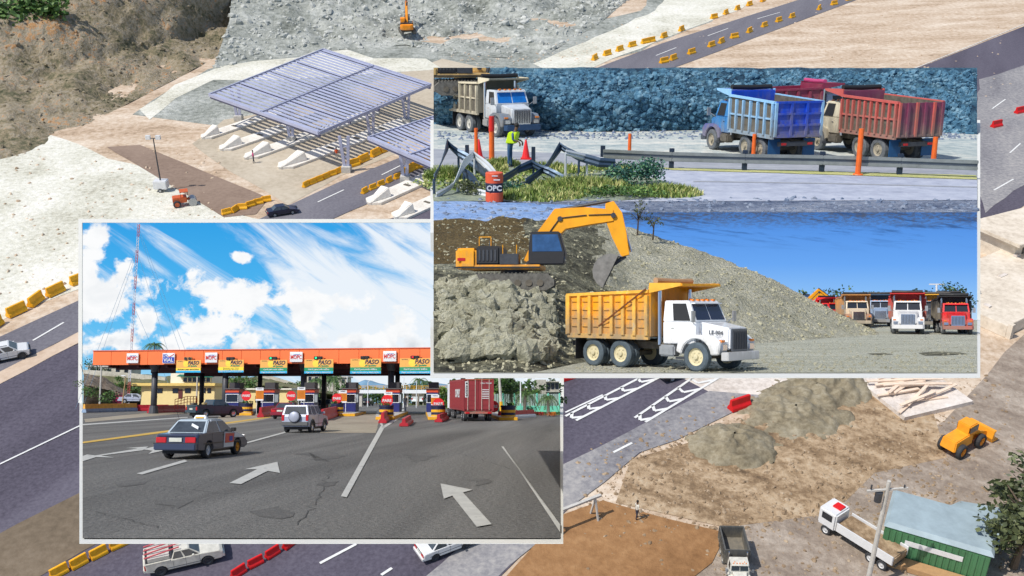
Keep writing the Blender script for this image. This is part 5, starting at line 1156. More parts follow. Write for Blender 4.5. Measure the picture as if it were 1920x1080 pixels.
for i in range(5): poly('gore_stripe', [(711-i*.3,783-i*3.2),(733,783-i*3.2),(733,784.2-i*3.2),(711-i*.3,784.2-i*3.2)], pw_, .024)
poly('straight_arrow', [(430,907),(452,909),(502,884),(525,888),(520,867),(458,881),(482,881)], pw_)
poly('straight_arrow', [(290,838),(282,840),(265,843),(286,846),(278,852),(305,846),(318,838)], pw_)
poly('straight_arrow', [(155,866),(180,858),(214,859),(190,855),(268,845),(278,838),(235,841),(258,842),(178,855),(163,853),(155,856)], pw_)
poly('lane_line', [(940,838),(944,838),(1050,1000),(1050,985)], pw_, .022)
poly('straight_arrow', [(826,908),(886,920),(868,925),(922,985),(894,990),(848,931),(832,937)], pw_, .022)
stain = MT('road_stain', [C(76,76,75), C(98,97,95), C(118,117,114)], .5, 8, .02)
for pp in ([(560,850),(620,846),(640,858),(600,866)],[(470,960),(520,950),(560,962),(510,975)],[(300,940),(350,934),(372,945),(330,955)],[(760,850),(800,846),(812,862),(775,866)],[(600,905),(622,903),(626,910),(606,913)],[(210,905),(250,900),(262,908),(226,914)],[(880,900),(910,896),(920,906),(894,912)]): region('road_stain', T, pp, stain, .008, .6, .5)
for (u0,v0,u1,v1) in ((440,852,500,838),(500,838,560,829),(620,880,600,930),(600,930,560,985),(300,912,420,926),(420,926,560,920),(700,850,760,858),(860,850,960,880),(180,960,300,990)):
    a_, b_ = T.P(u0,v0), T.P(u1,v1); n_ = Vector(((b_-a_).y,-(b_-a_).x,0)).normalized(); pts_ = [a_.lerp(b_,i/14)+n_*.3*mnoise.noise((i*.9,u0,0)) for i in range(15)]
    mb = MB(); mb.add([p_+n_*.011+Vector((0,0,.012)) for p_ in pts_]+[p_-n_*.011+Vector((0,0,.012)) for p_ in pts_], [(i,i+1,16+i,15+i) for i in range(14)]); struct('road_crack', mb, M('crack_black', (.085,.085,.082), .9), T)
def toll_sky(nt, xyz, mth, noise, mix, smooth):
    x, z = xyz[0], xyz[2]
    sky_ = ramp(nt, mth('DIVIDE', z, 44, clamp=True), [(0, C(200,228,244)), (.22, C(120,200,244)), (.55, C(82,184,242)), (1, C(52,162,232))])
    # high streaks sweeping down to the right
    n1 = noise(.055, (.42,1,2.6), R(-33), 10, .62, .7); reg = smooth(mth('ADD', x, mth('MULTIPLY', z, .55)), -62, -18)
    reg2 = mth('MULTIPLY', reg, smooth(mth('SUBTRACT', 34, mth('ADD', mth('MULTIPLY', x, -.38), mth('MULTIPLY', z, .72))), -26, 6))
    cir = mth('MULTIPLY', smooth(mth('ADD', n1, mth('MULTIPLY', reg2, .28)), .5, .76), .94)
    c = mix(cir, sky_, C(240,246,252))
    def blob(cx, cz, rx, rz): 
        d = mth('SQRT', mth('ADD', mth('POWER', mth('DIVIDE', mth('SUBTRACT', x, cx), rx), 2), mth('POWER', mth('DIVIDE', mth('SUBTRACT', z, cz), rz), 2)))
        return mth('SUBTRACT', 1, d)
    bl = None
    for u, v, ru, rv in ((172,440,46,34),(200,560,95,62),(165,500,38,45),(265,600,42,42),(215,640,75,34),(400,620,85,44),(330,640,50,34),(470,640,70,32),(380,540,60,34),(450,560,105,40),(570,595,40,26),(700,640,130,26),(755,620,50,34),(455,481,26,12),(540,565,190,26),(240,500,16,14)):
        p = T.Q(u, v, 240); b_ = blob(p.x, p.z, ru/1867*240, rv/1867*240); bl = b_ if bl is None else mth('MAXIMUM', bl, b_)
    det = noise(.16, (1,1,1.15), 0, 12, .62, .25)
    dens = mth('ADD', bl, mth('MULTIPLY', mth('SUBTRACT', det, .5), 3.4)); cu = smooth(dens, .0, .52)
    shade = smooth(noise(.1, (1,1,1.5), 0, 8, .6, .3, (3,0,1.2)), .46, .7)
    low = smooth(mth('SUBTRACT', 22, z), 2, 14)
    col = mix(mth('MULTIPLY', shade, mth('MULTIPLY', mth('ADD', low, .25), .8)), C(252,253,254), C(186,198,210))
    return mix(cu, c, col)
a, b = T.Q(155,418,240), T.Q(1050,418,240); c_, d_ = T.G(155,240), T.G(1050,240)
struct('sky', MB().hexa([(c_.x,240,-.01),(d_.x,240,-.01),(d_.x,241,-.01),(c_.x,241,-.01)], [(a.x,240,a.z),(b.x,240,a.z),(b.x,241,a.z),(a.x,241,a.z)]), nodes_sky('toll_sky_backdrop', toll_sky), T)
mbr = MB(); e = .9; mbr.hexa([(c_.x-e,239.6,0),(c_.x,239.6,0),(c_.x,241.2,0),(c_.x-e,241.2,0)],[(a.x-e,239.6,a.z+e),(a.x,239.6,a.z+e),(a.x,241.2,a.z+e),(a.x-e,241.2,a.z+e)]); mbr.hexa([(d_.x,239.6,0),(d_.x+e,239.6,0),(d_.x+e,241.2,0),(d_.x,241.2,0)],[(b.x,239.6,a.z+e),(b.x+e,239.6,a.z+e),(b.x+e,241.2,a.z+e),(b.x,241.2,a.z+e)]); mbr.box(a.x, b.x, 239.6, 241.2, a.z, a.z+e)
tag(mbr.build('backdrop_edging', edge_m, None, 0, False, T), 'pale wooden edging round the cloudy backdrop board', 'edging')
# canopy over the toll lanes
D = lambda u: 112 - (u - 173) * .012
def tp(u, z, off=0): d = D(u) + off; return Vector(((u - 960) / F * d * (1/math.cos(0)), d, z))
def tx(u, d): return T.Q(u, 740, d).x
cz0, cz1 = 5.42, 6.95
uL, uR = 173, 985
pl_, pr_ = Vector((tx(uL, D(uL)), D(uL), 0)), Vector((tx(uR, D(uR)), D(uR), 0))
t = thing('toll_canopy', 'long orange fronted toll canopy spanning all the lanes', 'canopy', T, pl_.x, pl_.y, 0)
orange = M('canopy_orange', C(238,116,56), .5, 0, .05, .8)
o3 = pl_; W_ = pr_ - pl_

def fpos(u, off=0):
    k = tx(u, 100) / 100; dx_, dy_ = W_.x, W_.y; s_ = (k * pl_.y - pl_.x) / (dx_ - k * dy_); p_ = pl_ + W_ * s_
    return p_ + Vector((k * off, off, 0))
ux = W_.normalized(); uy = Vector((-ux.y, ux.x, 0)); Lc = W_.length
def cb(name, s0, s1, d0, d1, z0, z1, m_, parent=None, bevel=0):
    f = lambda s_, d_, z: ux * s_ + uy * d_ + Vector((0, 0, z)); mb = MB()
    mb.hexa([f(s0,d0,z0),f(s1,d0,z0),f(s1,d1,z0),f(s0,d1,z0)], [f(s0,d0,z1),f(s1,d0,z1),f(s1,d1,z1),f(s0,d1,z1)]); return mb.build(name, m_, parent or t, bevel)
npan = 22
for i in range(npan): cb('fascia_panel', Lc*i/npan+.02, Lc*(i+1)/npan-.02, -.12, 0, cz0, cz1, orange)
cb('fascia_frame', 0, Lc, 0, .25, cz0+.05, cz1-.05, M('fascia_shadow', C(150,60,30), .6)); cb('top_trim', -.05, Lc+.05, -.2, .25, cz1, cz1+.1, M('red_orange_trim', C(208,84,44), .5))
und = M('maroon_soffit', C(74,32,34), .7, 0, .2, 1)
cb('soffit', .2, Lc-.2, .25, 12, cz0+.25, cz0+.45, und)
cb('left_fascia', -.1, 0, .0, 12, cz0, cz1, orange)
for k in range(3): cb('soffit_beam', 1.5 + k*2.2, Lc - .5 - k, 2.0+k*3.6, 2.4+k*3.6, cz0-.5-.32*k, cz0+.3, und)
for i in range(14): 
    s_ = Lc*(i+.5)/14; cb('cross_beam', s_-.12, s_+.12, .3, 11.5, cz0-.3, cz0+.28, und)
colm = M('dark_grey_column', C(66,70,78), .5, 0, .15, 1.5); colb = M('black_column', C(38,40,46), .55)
for j, (us_, off, m_, r) in enumerate((((289,422,569,733,905), 2.0, colm, .42), ((378,487,607,745,868), 8.5, colb, .34))):
    for u in us_:
        d = D(u) + off; p = Vector((tx(u, d), d, 0)) - o3
        MB().cyl((p.x,p.y,0),(p.x,p.y,cz0-.35),r*.8,r*.8,14).build('column', m_, t, 0, True); MB().cyl((p.x,p.y,cz0-.75),(p.x,p.y,cz0+.25),r*.8,r*1.7,14).build('column_head', m_, t); MB().cyl((p.x,p.y,0),(p.x,p.y,.9),r*1.3,r,14).build('column_foot', m_, t)
# signs on the canopy
def sign_at(u, z, wd, ht, label, mat_, off=-.25, name='sign'):
    fp = fpos(u, off - .1); tt_ = thing(name, label, 'sign', T, fp.x, fp.y, z, math.atan2(ux.y, ux.x)); MB().box(-wd/2, wd/2, -.05, .05, -ht/2, ht/2).build('board', mat_, tt_); return tt_
mw = M('sign_white', C(228,234,238), .5, 0, .03, 2); mred = M('sign_red_lettering', C(204,44,40), .5); mblu = M('sign_blue', C(30,62,170), .5, 0, .05, 2)
for u, l in ((246,'white square sign with red lettering furthest left on the orange fascia'), (394,'white square sign between the first two lane boards'), (554,'white square sign between the third and fourth lane boards'), (730,'white square sign above the big column by the open lane')):
    s_ = sign_at(u, 6.15, 1.42, 1.08, l, mw); text('MOPC', .6, s_, (0,-.07,-.04), mred, bold=.012, width=1.24); text('MOPC', .4, s_, (.08,-.062,.16), mblu, bold=.0, width=.7)
s_ = sign_at(314, 6.12, 1.46, 1.12, 'blue and white square sign beside the first lane board', mw)
MB().box(-.68,.68,-.07,-.05,-.5,.1).build('blue_field', mblu, s_); text('RD', .44, s_, (-.38,-.07,.28), mblu, bold=.012, width=.5); text('VIAL', .52, s_, (0,-.09,-.22), mw, bold=.012, width=1.2)
MB().prism([(-.02,.28),(.12,.16),(.66,.5),(.66,.42),(.14,.08),(-.1,.24)], -.08, -.06).build('red_swoosh', mred, s_)
tan_ = M('board_ochre', C(226,170,84), .5, 0, .06, 1.5); ylw = M('board_yellow', C(240,214,60), .5, 0, .04, 2); grn = M('board_green', C(22,142,98), .5); cyn = M('board_blue', C(40,170,222), .5); nav = M('navy_lettering', C(30,32,72), .5); sunm = M('board_sun_yellow', C(250,208,70), .5)
boards = [(352,50,0,'lane board with yellow strip, under the amber signal'), (432,51,1,'lane board with wide yellow strip, second from the left'), (512,54,2,'green banded lane board third from the left'), (597,57,2,'green banded lane board fourth from the left'), (685,60,2,'green banded lane board before the open lane'), (779,62,2,'green banded lane board furthest right, under the red cross')]
for i, (u, wpx, kind, l) in enumerate(boards):
    d = D(u) - .5; wd = wpx * d / F; ht = wd * .46; s_ = sign_at(u, 5.12 if i > 1 else 5.2, wd, ht, l, tan_, -.5, 'lane_board'); h2 = ht/2
    z1, z2 = (-h2+.3*ht, -h2+.13*ht) if kind else (-h2+.28*ht, -h2+.13*ht)
    lo_, mid_ = cyn, (grn if kind == 2 else ylw)
    MB().box(-wd/2,wd/2,-.07,-.05,-h2,-h2+.16*ht).build('blue_band', lo_, s_); MB().box(-wd/2,wd/2,-.07,-.05,-h2+.16*ht,-h2+(.42 if kind else .36)*ht).build('green_band' if kind == 2 else 'yellow_band', mid_, s_)
    MB().cyl((-.1*wd,-.05,.2*ht),(-.1*wd,-.066,.2*ht),.26*ht,.26*ht,18).build('sun_disc', sunm, s_)
    text('PASO', .42*ht, s_, (.2*wd,-.08,.27*ht), nav, shear=.28, bold=.012, width=.46*wd); text('Rápido', .14*ht, s_, (.16*wd,-.08,.03*ht), grn, shear=.3, bold=.01, width=.38*wd); text('SISTEMA', .08*ht, s_, (-.34*wd,-.08,.42*ht), nav, width=.2*wd)
    if kind == 2: text('Carril para todo tráfico', .15*ht, s_, (0,-.085,-h2+.29*ht), mw, bold=.006, width=.74*wd); text('Pago en efectivo y electrónico', .12*ht, s_, (0,-.085,-h2+.08*ht), mw, bold=.004, width=.86*wd)
    elif kind == 1: text('Exclusivo con TAG', .11*ht, s_, (0,-.085,-h2+.34*ht), nav, width=.6*wd); text('Recarga directa', .1*ht, s_, (0,-.085,-h2+.22*ht), nav, width=.6*wd); text('Pago en efectivo y electrónico', .12*ht, s_, (0,-.085,-h2+.08*ht), mw, width=.86*wd)
    else: text('Exclusivo pago electrónico', .14*ht, s_, (0,-.085,-h2+.26*ht), nav, bold=.004, width=.86*wd)
    d = D(u); sg = thing('lane_signal', ['lane signal with yellow fittings above the first board','dark lane signal above the second board','lane signal showing green above the third board','lane signal showing green above the fourth board','dark lane signal above the fifth board','lane signal showing a red cross above the last board'][i], 'traffic signal', T, fpos(u-1,-.6).x, fpos(u-1,-.6).y, 6.02 if i else 6.05)
    MB().box(-.5,.42,-.12,.12,-.16,.16).build('housing', yel if i == 0 else black, sg, .04)
    for q in (-.26, .18): MB().cyl((q,-.1,0),(q,-.18,0),.15,.15,14).build('visor', black, sg)
    MB().beam((.3,.1,0),(.75,.4,-.05),.06,.06).build('bracket', dsteel, sg)
    if i in (2, 3): MB().cyl((-.26,-.17,0),(-.26,-.19,0),.11,.11,14).build('green_lamp', M('lit_green', C(40,220,150), .3, emit=.8), sg)
    if i == 5:
        for s2 in (-1, 1): MB().beam((-.36,-.19,-.1*s2),(-.16,-.19,.1*s2),.02,.04).build('red_cross', M('lit_red', C(240,40,60), .3, emit=.9), sg)
# islands, booths, drums, tariff boards, stop signs
bnavy = M('booth_navy', C(34,42,110), .45, 0, .1, 2); borg = M('booth_orange', C(206,78,44), .5); bgrey = M('booth_grey', C(92,90,92), .6)
kerby = M('kerb_yellow', C(222,168,34), .6, 0, .15, 3); dnavy = M('drum_navy_band', C(26,34,68), .5)
isls = [(441,463,'first'), (506,546,'second'), (581,546+86,'third'), (657,633,''), (739,725,''), (811,822,''), (938,952,'')]
cfg = [ # booth u, drum u, drum base v, stop u, stop v, tariff u, tariff v0, v1, name
 (441,463,771,462,742,None,None,None,'leftmost lane island'), (507,546,770,546,742,487,727,751,'second lane island'), (581,633,777,632,747,565,726,751,'third lane island'),
 (658,633,777,None,None,643,732,755,'fourth lane island'), (739,725,787,726,751,728,735,757,'island beside the open lane'), (812,822,787,822,757,816,740,761,'island left of the container lorry'), (925,953,788,925,762,None,None,None,'island right of the container lorry')]
seen = set()
for i, (bu, du, dv, su, sv, tu, tv0, tv1, nm) in enumerate(cfg):
    d = D(bu) + 2; bxp = tx(bu, d)
    dd = min(T.P(du, dv).y, D(du) - 5); dx_ = tx(du, dd)
    if i == 3: dd = D(bu) - 6; dx_ = tx(bu-4, dd)
    it = thing('lane_island', 'raised kerb island with yellow edge: ' + nm, 'traffic island', T, 0, 0, 0)
    pts_ = [(dx_-.8,dd-1),(dx_+.8,dd-1),(bxp+1.1,d+4),(bxp-1.1,d+4)]
    MB().slabp(pts_, 0, .28).build('kerb', kerby, it, .03); c_ = [(px_*.94+ (dx_+bxp)/2*.06, py_ + (.2 if j_ < 2 else -.2)) for j_, (px_, py_) in enumerate(pts_)]
    MB().slabp(c_, .28, .31).build('island_top', conc, it)
    if i == 6: pass
    else:
        b_ = thing('toll_booth', 'navy and orange toll booth on the ' + nm, 'toll booth', T, bxp, d, .3)
        wb = .72 if i != 5 else .6
        MB().box(-wb,wb,-1.2,1.2,0,1.0).build('lower_wall', bnavy, b_, .02); MB().box(-wb,wb,-1.2,1.2,1.85,2.05).build('upper_wall', bnavy, b_, .02)
        for sx in (-1,1):
            for sy in (-1,1): MB().box(sx*wb-.06*(sx>0)-.0*(sx<0),sx*wb+.06*(sx<0),sy*1.2-.06*(sy>0),sy*1.2+.06*(sy<0),1.0,1.85).build('corner_post', bnavy, b_)
        MB().box(-wb+.05,wb-.05,-1.15,1.15,1.0,1.85).build('window', glass, b_); MB().box(-wb-.03,wb+.03,-1.23,1.23,2.05,2.4).build('orange_band', borg, b_, .02)
        MB().box(-wb-.15,wb+.15,-1.4,1.4,2.4,2.52).build('roof', bgrey, b_, .02); MB().box(-wb*.7,wb*.9,-.6,1.1,2.52,3.15).build('air_conditioner', M('booth_roof_box', C(64,62,66), .6), b_, .03)
        MB().beam((-wb+.06,-1.235,1.0),(-wb+.06,-1.235,1.85),.05,.05).build('window_frame', mw, b_); MB().beam((wb-.06,-1.235,1.0),(wb-.06,-1.235,1.85),.05,.05).build('window_frame', mw, b_)
        MB().beam((-wb,-1.235,1.0),(wb,-1.235,1.0),.04,.06).build('window_frame', mw, b_); MB().beam((-wb,-1.235,1.87),(wb,-1.235,1.87),.04,.06).build('window_frame', mw, b_)
    if i != 3:
        dr = thing('striped_bollard', 'yellow and navy striped concrete drum on the ' + nm, 'bollard', T, dx_, dd, .0)
        for q in range(6): MB().lathe([(0,.22*q),(.62,.22*q),(.62,.22*q+.22),(0,.22*q+.22)] if q < 5 else [(0,1.1),(.66,1.1),(.66,1.25),(0,1.25)], 20).build('yellow_band' if q in (0,1,3) else 'navy_band', kerby if q in (0,1,3) else dnavy, dr)
        pl2 = [(( random.uniform(-.4,.4), random.uniform(-.3,.3), 1.35), (.3,.3,.2)) for _ in range(4)]; vv, ff = leaves_mesh(140, pl2, .16); mm = MB(); mm.add(vv, ff); mm.build('planting', g_mid, dr)
        zs = 2.3 - (sv - 737) / F * dd
        sg = thing('stop_sign', 'red round stop sign above the striped drum: ' + nm, 'stop sign', T, tx(su, dd-.1), dd-.1, 0)
        mb = MB(); mb.cyl((0,0,zs),(0,-.04,zs),.5,.5,8 if 0 else 24); mb.build('sign_face', M('stop_red', C(222,34,44), .45), sg)
        text('PARE', .33, sg, (0,-.05,zs), mw, bold=.012, width=.78); MB().cyl((0,.03,1.2),(0,.03,zs-.4),.05).build('pole', mw, sg)
    if tu:
        d2 = D(tu) - 1.5 if i != 4 else D(tu) - 4; z1_ = 2.3 + (737 - tv0) / F * d2; z0_ = 2.3 - (tv1 - 737) / F * d2; wd = .82
        tb = thing('tariff_board', 'orange tariff board with a white heading on the ' + nm, 'sign', T, tx(tu, d2), d2, 0)
        MB().box(-wd/2,wd/2,-.05,.05,z0_,z1_).build('board', M('tariff_orange', C(230,140,30), .5), tb); MB().box(-wd/2,wd/2,-.07,-.05,z1_-.3,z1_).build('heading', mw, tb); MB().box(-wd/2,wd/2,-.07,-.05,z0_,z0_+.16).build('footer', mw, tb)
        for q in range(7): MB().box(-wd*.4,wd*.4,-.06,-.05,z1_-.42-q*.12,z1_-.38-q*.12).build('tariff_line', M('tariff_brown', C(140,74,20), .5), tb)
        text('TARIFAS', .14, tb, (0,-.08,z1_-.12), nav, bold=.004, width=.55)
        for s2 in (-1,1): MB().cyl((s2*.3,.02,0),(s2*.3,.02,z0_),.03).build('leg', mw, tb)
# barriers
tb_r = M('barrier_dark_red', C(178,34,48), .55, 0, .14, 2); tb_y = M('barrier_amber', C(222,164,66), .6, 0, .15, 2); tb_b = M('barrier_blue_grey', C(128,150,176), .6, 0, .15, 2)
def tblock(p, q, label, mat_, ht=.95, group=None, two=None):
    c = (p + q) / 2; L_ = (q - p).length; a_ = math.atan2((q-p).y, (q-p).x); h = L_/2 - .02; prof = [(-.32,0),(.32,0),(.3,.2),(.14,ht*.45),(.11,ht),(-.11,ht),(-.14,ht*.45),(-.3,.2)]
    t_ = thing('road_barrier', label, 'barrier', T, c.x, c.y, .01, a_, 1, group); X = Matrix.Rotation(PI/2, 4, 'Z')
    if two:
        m1 = MB(); m1.X = X; m1.prism([(-.32,0),(.32,0),(.3,.2),(.16,ht*.45),(-.16,ht*.45),(-.3,.2)], -h, h); m1.build('lower_half', two, t_, .01)
        m1 = MB(); m1.X = X; m1.prism([(-.16,ht*.45),(.16,ht*.45),(.11,ht),(-.11,ht)], -h, h); m1.build('upper_half', mat_, t_, .01)
    else: m1 = MB(); m1.X = X; m1.prism(prof, -h, h); m1.build('barrier_body', mat_, t_, .02)
    return t_
def trow(u0, v0, u1, v1, n, label, mat_, group, **kw):
    a_, b_ = T.P(u0, v0), T.P(u1, v1)
    for i in range(n): tblock(a_.lerp(b_, i/n), a_.lerp(b_, (i+1)/n), label, mat_, group=group, **kw)
trow(157,774,255,771,4,'amber and blue grey barrier in the row at the left edge', tb_y, 'amber barriers at the left edge', two=tb_b, ht=1.0)
trow(254,771,316,770.5,2,'dark red barrier behind the nearer red ones by the first column', tb_r, 'back red barriers by the first column', ht=.8)
trow(280,775,346,772,3,'dark red barrier of the nearer row left of the grey pickup', tb_r, 'near red barriers left of the pickup', ht=.85)
trow(424,775,453,769,2,'red barrier between the grey pickup and the first striped drum', tb_r, 'red barriers at the first drum')
trow(488,783,514,777,1,'red barrier angled beside the dark red sedan', tb_r, None); trow(604,789,633,779,1,'red barrier right of the silver suv', tb_r, None)
a_, b_ = T.P(717,794), T.P(730,781); tblock(a_, b_, 'red barrier standing on the striped gore of the open lane', tb_r, .8)
a_, b_ = T.P(757,800), T.P(768,792); tblock(a_, b_, 'red barrier at the edge of the lane right of the gore', tb_r, .55)
a_, b_ = T.P(822,792), T.P(836,786); tblock(a_, b_, 'red barrier before the drum by the container lorry', tb_r, .6)
trow(936,786,1000,782,4,'red and white barrier at the foot of the grass right of the lorry', tb_r, 'barriers right of the lorry', two=mw, ht=.7)
# vehicles
slate = M('slate_grey_paint', C(50,58,82), .3, 0, .06, 2, coat=.6); teal = M('dark_teal_paint', C(40,66,82), .3, .0, .06, 2, coat=.6); silver = M('silver_paint', C(176,184,204), .3, .15, .05, 2, coat=.6)
def vh(u, v): p = T.P(u, v); return p.x, p.y
x, y = vh(352, 862)
tx_ = car(T, x-.1, y+2.0, R(81), 'slate grey taxi sedan with white and red front doors and a roof sign', slate, 'sedan', 'taxi', split=(.52,), k=.97, roofp=M('taxi_roof', C(176,190,200), .35, 0, .06, 2), rim=M('white_rim', (.6,.62,.65), .4), frim=M('yellow_rim', C(214,150,30), .5))
tx_['label'] = 'slate grey taxi sedan with a white front half and a small roof sign'
twh = M('taxi_white', C(198,206,216), .35, 0, .06, 2, coat=.5); tre = M('taxi_red', C(196,62,50), .4)
MB().box(-.75,.25,-.57,.57,1.375,1.4).build('roof_panel', M('taxi_roof', C(196,212,220), .35, 0, .05, 2), tx_, .02)
for s_ in (-1,1):
    MB().prism([(.0,.34),(.86,.34),(.9,.86),(.05,.9)], s_*.82-.012, s_*.82+.012).build('front_door', twh, tx_); MB().prism([(.1,.5),(.84,.5),(.88,.84),(.12,.86)], s_*.835-.01, s_*.835+.008).build('red_decal', tre, tx_)
    MB().prism([(.45,.56),(.72,.56),(.72,.74),(.45,.74)], s_*.845-.008, s_*.845+.006).build('blue_decal', mblu, tx_)
    MB().prism([(.9,.68),(1.85,.66),(1.9,.7),(.95,.88)], s_*.82-.012, s_*.82+.012).build('front_wing', twh, tx_)
    MB().beam((-1.0,s_*.665,1.0),(-.66,s_*.6,1.36),.05,.06).build('pale_pillar', twh, tx_)
MB().box(.98,1.95,-.7,.7,.8,.86).build('bonnet_panel', twh, tx_) if False else None
rs = MB(); rs.hexa([(-.35,-.26,1.4),(-.12,-.26,1.4),(-.12,.26,1.4),(-.35,.26,1.4)],[(-.3,-.2,1.54),(-.17,-.2,1.54),(-.17,.2,1.54),(-.3,.2,1.54)]); rs.build('roof_sign', mw, tx_, .02); MB().box(-.365,-.34,-.16,.16,1.43,1.48).build('sign_band', kerby, tx_)
MB().box(-2.16,-2.12,-.85,.85,.56,.6).build('trim_strip', black, tx_); mb = MB(); mb.beam((-1.33,-.45,1.1),(-1.18,-.12,1.22),.02,.1); mb.build('window_sticker', mw, tx_)
x, y = vh(563, 812); car(T, x-.1, y+1.9, R(83), 'silver suv with a spare wheel cover on its tailgate', silver, 'suv', rim=chrome, k=.95)
x, y = vh(370, 784); pk_ = car(T, x+1.0, y+2.0, R(52), 'dark teal pickup truck with goods in its load bed', teal, 'pickup', rim=chrome, k=1.0)
MB().box(-1.6,-1.1,-.5,-.1,1.2,1.42).build('load', M('tan_sack', C(196,176,130), .9), pk_, .08); MB().box(-2.3,-1.8,.1,.6,1.2,1.4).build('load', dirtm, pk_, .05)
x, y = vh(524, 786); car(T, x+.3, y+2, R(84), 'dark red sedan partly hidden behind the silver suv', M('dark_red_paint', C(134,24,44), .3, 0, .06, 2, coat=.6), 'sedan', k=1.05)
x, y = vh(606, 774); car(T, x, y+2, R(84), 'black car waiting at the booth right of the silver suv', M('black_paint', (.015,.015,.018)), 'sedan', k=1.12)
x, y = vh(532, 765); car(T, x, y+6, R(86), 'second black car passing the booth behind the red sedan', M('black_paint', (.015,.015,.018)), 'sedan', k=1.1)
x, y = vh(676, 762); car(T, x, y+8, R(86), 'black car leaving through the lane past the fourth booth', M('black_paint', (.015,.015,.018)), 'sedan', k=1.0)
# container lorry
d = 82; x = tx(897, d); tk = thing('container_lorry', 'dark red shipping container on a lorry waiting at the right lanes', 'lorry', T, x, d, 0, R(99))
cr = M('container_red', C(146,54,60), .5, 0, .12, 1); z0, z1 = .85, 3.45; wc = 1.22
ct = MB().box(-12,0,-wc,wc,z0,z1).build('container', cr, tk, .02); ct.location = (12,0,0)
for i in range(40): MB().box(.3+i*.29,.42+i*.29,wc,wc+.03,z0+.15,z1-.15).build('corrugation', cr, tk)
for s2 in (-1,1):
    MB().box(-.05,0,s2*wc*.5-wc*.47,s2*wc*.5+wc*.47,z0+.12,z1-.12).build('container_door', cr, tk, .01)
    for q in (.22,.72): MB().cyl((-.09,s2*wc*q,z0+.05),(-.09,s2*wc*q,z1-.05),.025,.025,6).build('locking_bar', M('pale_bar', C(206,190,180), .5), tk)
    for zz in (.5,.9,1.3,1.7,2.1): MB().box(-.07,-.05,s2*wc*.5-.3,s2*wc*.5+.3,z0+zz-.05,z0+zz+.05).build('door_rib', cr, tk)
    MB().box(-.1,.1,s2*(wc-.02)-.06,s2*(wc-.02)+.06,z0,z1).build('corner_post', cr, tk)
MB().box(-.1,.1,-wc,wc,z1-.1,z1).build('top_rail', M('container_rail', C(168,90,60), .5), tk)
MB().box(-.085,-.06,wc*.84-.2,wc*.84+.08,1.95,3.25).build('number_panel', mw, tk); 
text('8 022270', .22, tk, (-.1,wc*.8,2.6), black, rot=(PI/2, PI/2, -PI/2), bold=.01, width=1.15)
MB().box(2.6,6.4,wc+.035,wc+.05,1.75,2.65).build('name_panel', mw, tk) if False else None
text('CROWLEY', .95, tk, (4.4,wc+.05,2.25), mw, rot=(PI/2, 0, PI), bold=.03, width=3.9)
text('CRLU 702184', .15, tk, (-.09,-.62,3.1), mw, rot=(PI/2, 0, -PI/2), bold=.004, width=.9)
for q in range(6): MB().box(-.1,-.06,-.85,-.3,2.55-q*.14,2.6-q*.14).build('text_line', mw, tk)
for xx in (.9,2.2,9.5,10.8,14.6):
    for s2 in (-1,1): wheel(tk, xx, s2*1.0, .48, .3, steel, rubber, s2)
MB().box(-.1,13,-.5,.5,.6,.84).build('chassis', dirtm, tk); MB().box(-.12,-.02,-1.15,1.15,.62,.8).build('rear_bar', redp, tk)
for s2 in (-1,1): MB().box(-.16,-.12,s2*.9-.15,s2*.9+.15,.63,.77).build('tail_light', redl, tk)
MB().box(12.6,15,-1.15,1.15,.8,3.2).build('cab', mw, tk, .1)
# person by the booth
x, y = vh(750, 773); person(T, x, y+6, .01, 1.2, 'person in dark clothes walking by the island of the open lane', M('black_shirt', (.02,.02,.025), .8), jean, 'walk', 1.2)
# machines beyond the plaza
x, y = vh(760, 762); t = car(T, x, y+25, R(90), 'pale lorry seen from behind beyond the open lane', mw, 'pickup', 'lorry', k=1.3); MB().box(-2.4,-.9,-.85,.85,1.1,2.0).build('stake_body', dirtm, t)
x, y = vh(785, 760); excavator(T, x, y+25, 0, R(150), 'yellow machine with a raised arm working beyond the plaza', 0, .75, boom=((.9,1.6),(2.4,3.4),(4.4,3.6)), stick=((4.4,3.6),(4.9,2.0)), bucket=(4.6,1.6))
# left surroundings
wallm = MT('retaining_wall_concrete', [C(150,146,132), C(190,186,172), C(208,204,190)], .3, 2, .03)
bankm = MT('stony_bank', [C(70,58,46), C(116,100,84), C(150,134,116), C(176,162,144)], .5, 2.2, .25)
surf('stony_bank', T, [[T.P(157,757),T.P(200,757),T.P(240,757),T.P(272,757)],[T.Q(157,722,150),T.Q(200,730,150),T.Q(240,745,150),T.Q(268,756,150)],[T.Q(157,700,165),T.Q(190,708,165),T.Q(235,730,165),T.Q(262,752,165)],[Vector((T.Q(u,740,178).x,178,-.05)) for u in (157,195,240,270)]], bankm, 40, 24, .5, 2)
surf('grassy_hill', T, [[T.P(u,757) for u in (210,300,400,500,570,640)],[T.Q(210,720,190),T.Q(300,722,190),T.Q(400,728,190),T.Q(500,722,190),T.Q(560,728,190),T.Q(640,742,195)],[T.Q(157,696,205),T.Q(300,706,208),T.Q(400,710,210),T.Q(500,707,210),T.Q(540,716,210),T.Q(640,738,210)],[Vector((T.Q(u,740,222).x,222,3 if u<500 else 0)) for u in (210,300,400,500,570,640)]], MT('hill_grass', [C(90,84,58), C(110,112,66), C(136,130,96), C(160,150,124)], .25, 1.5, .2), 60, 24, .5, 4)
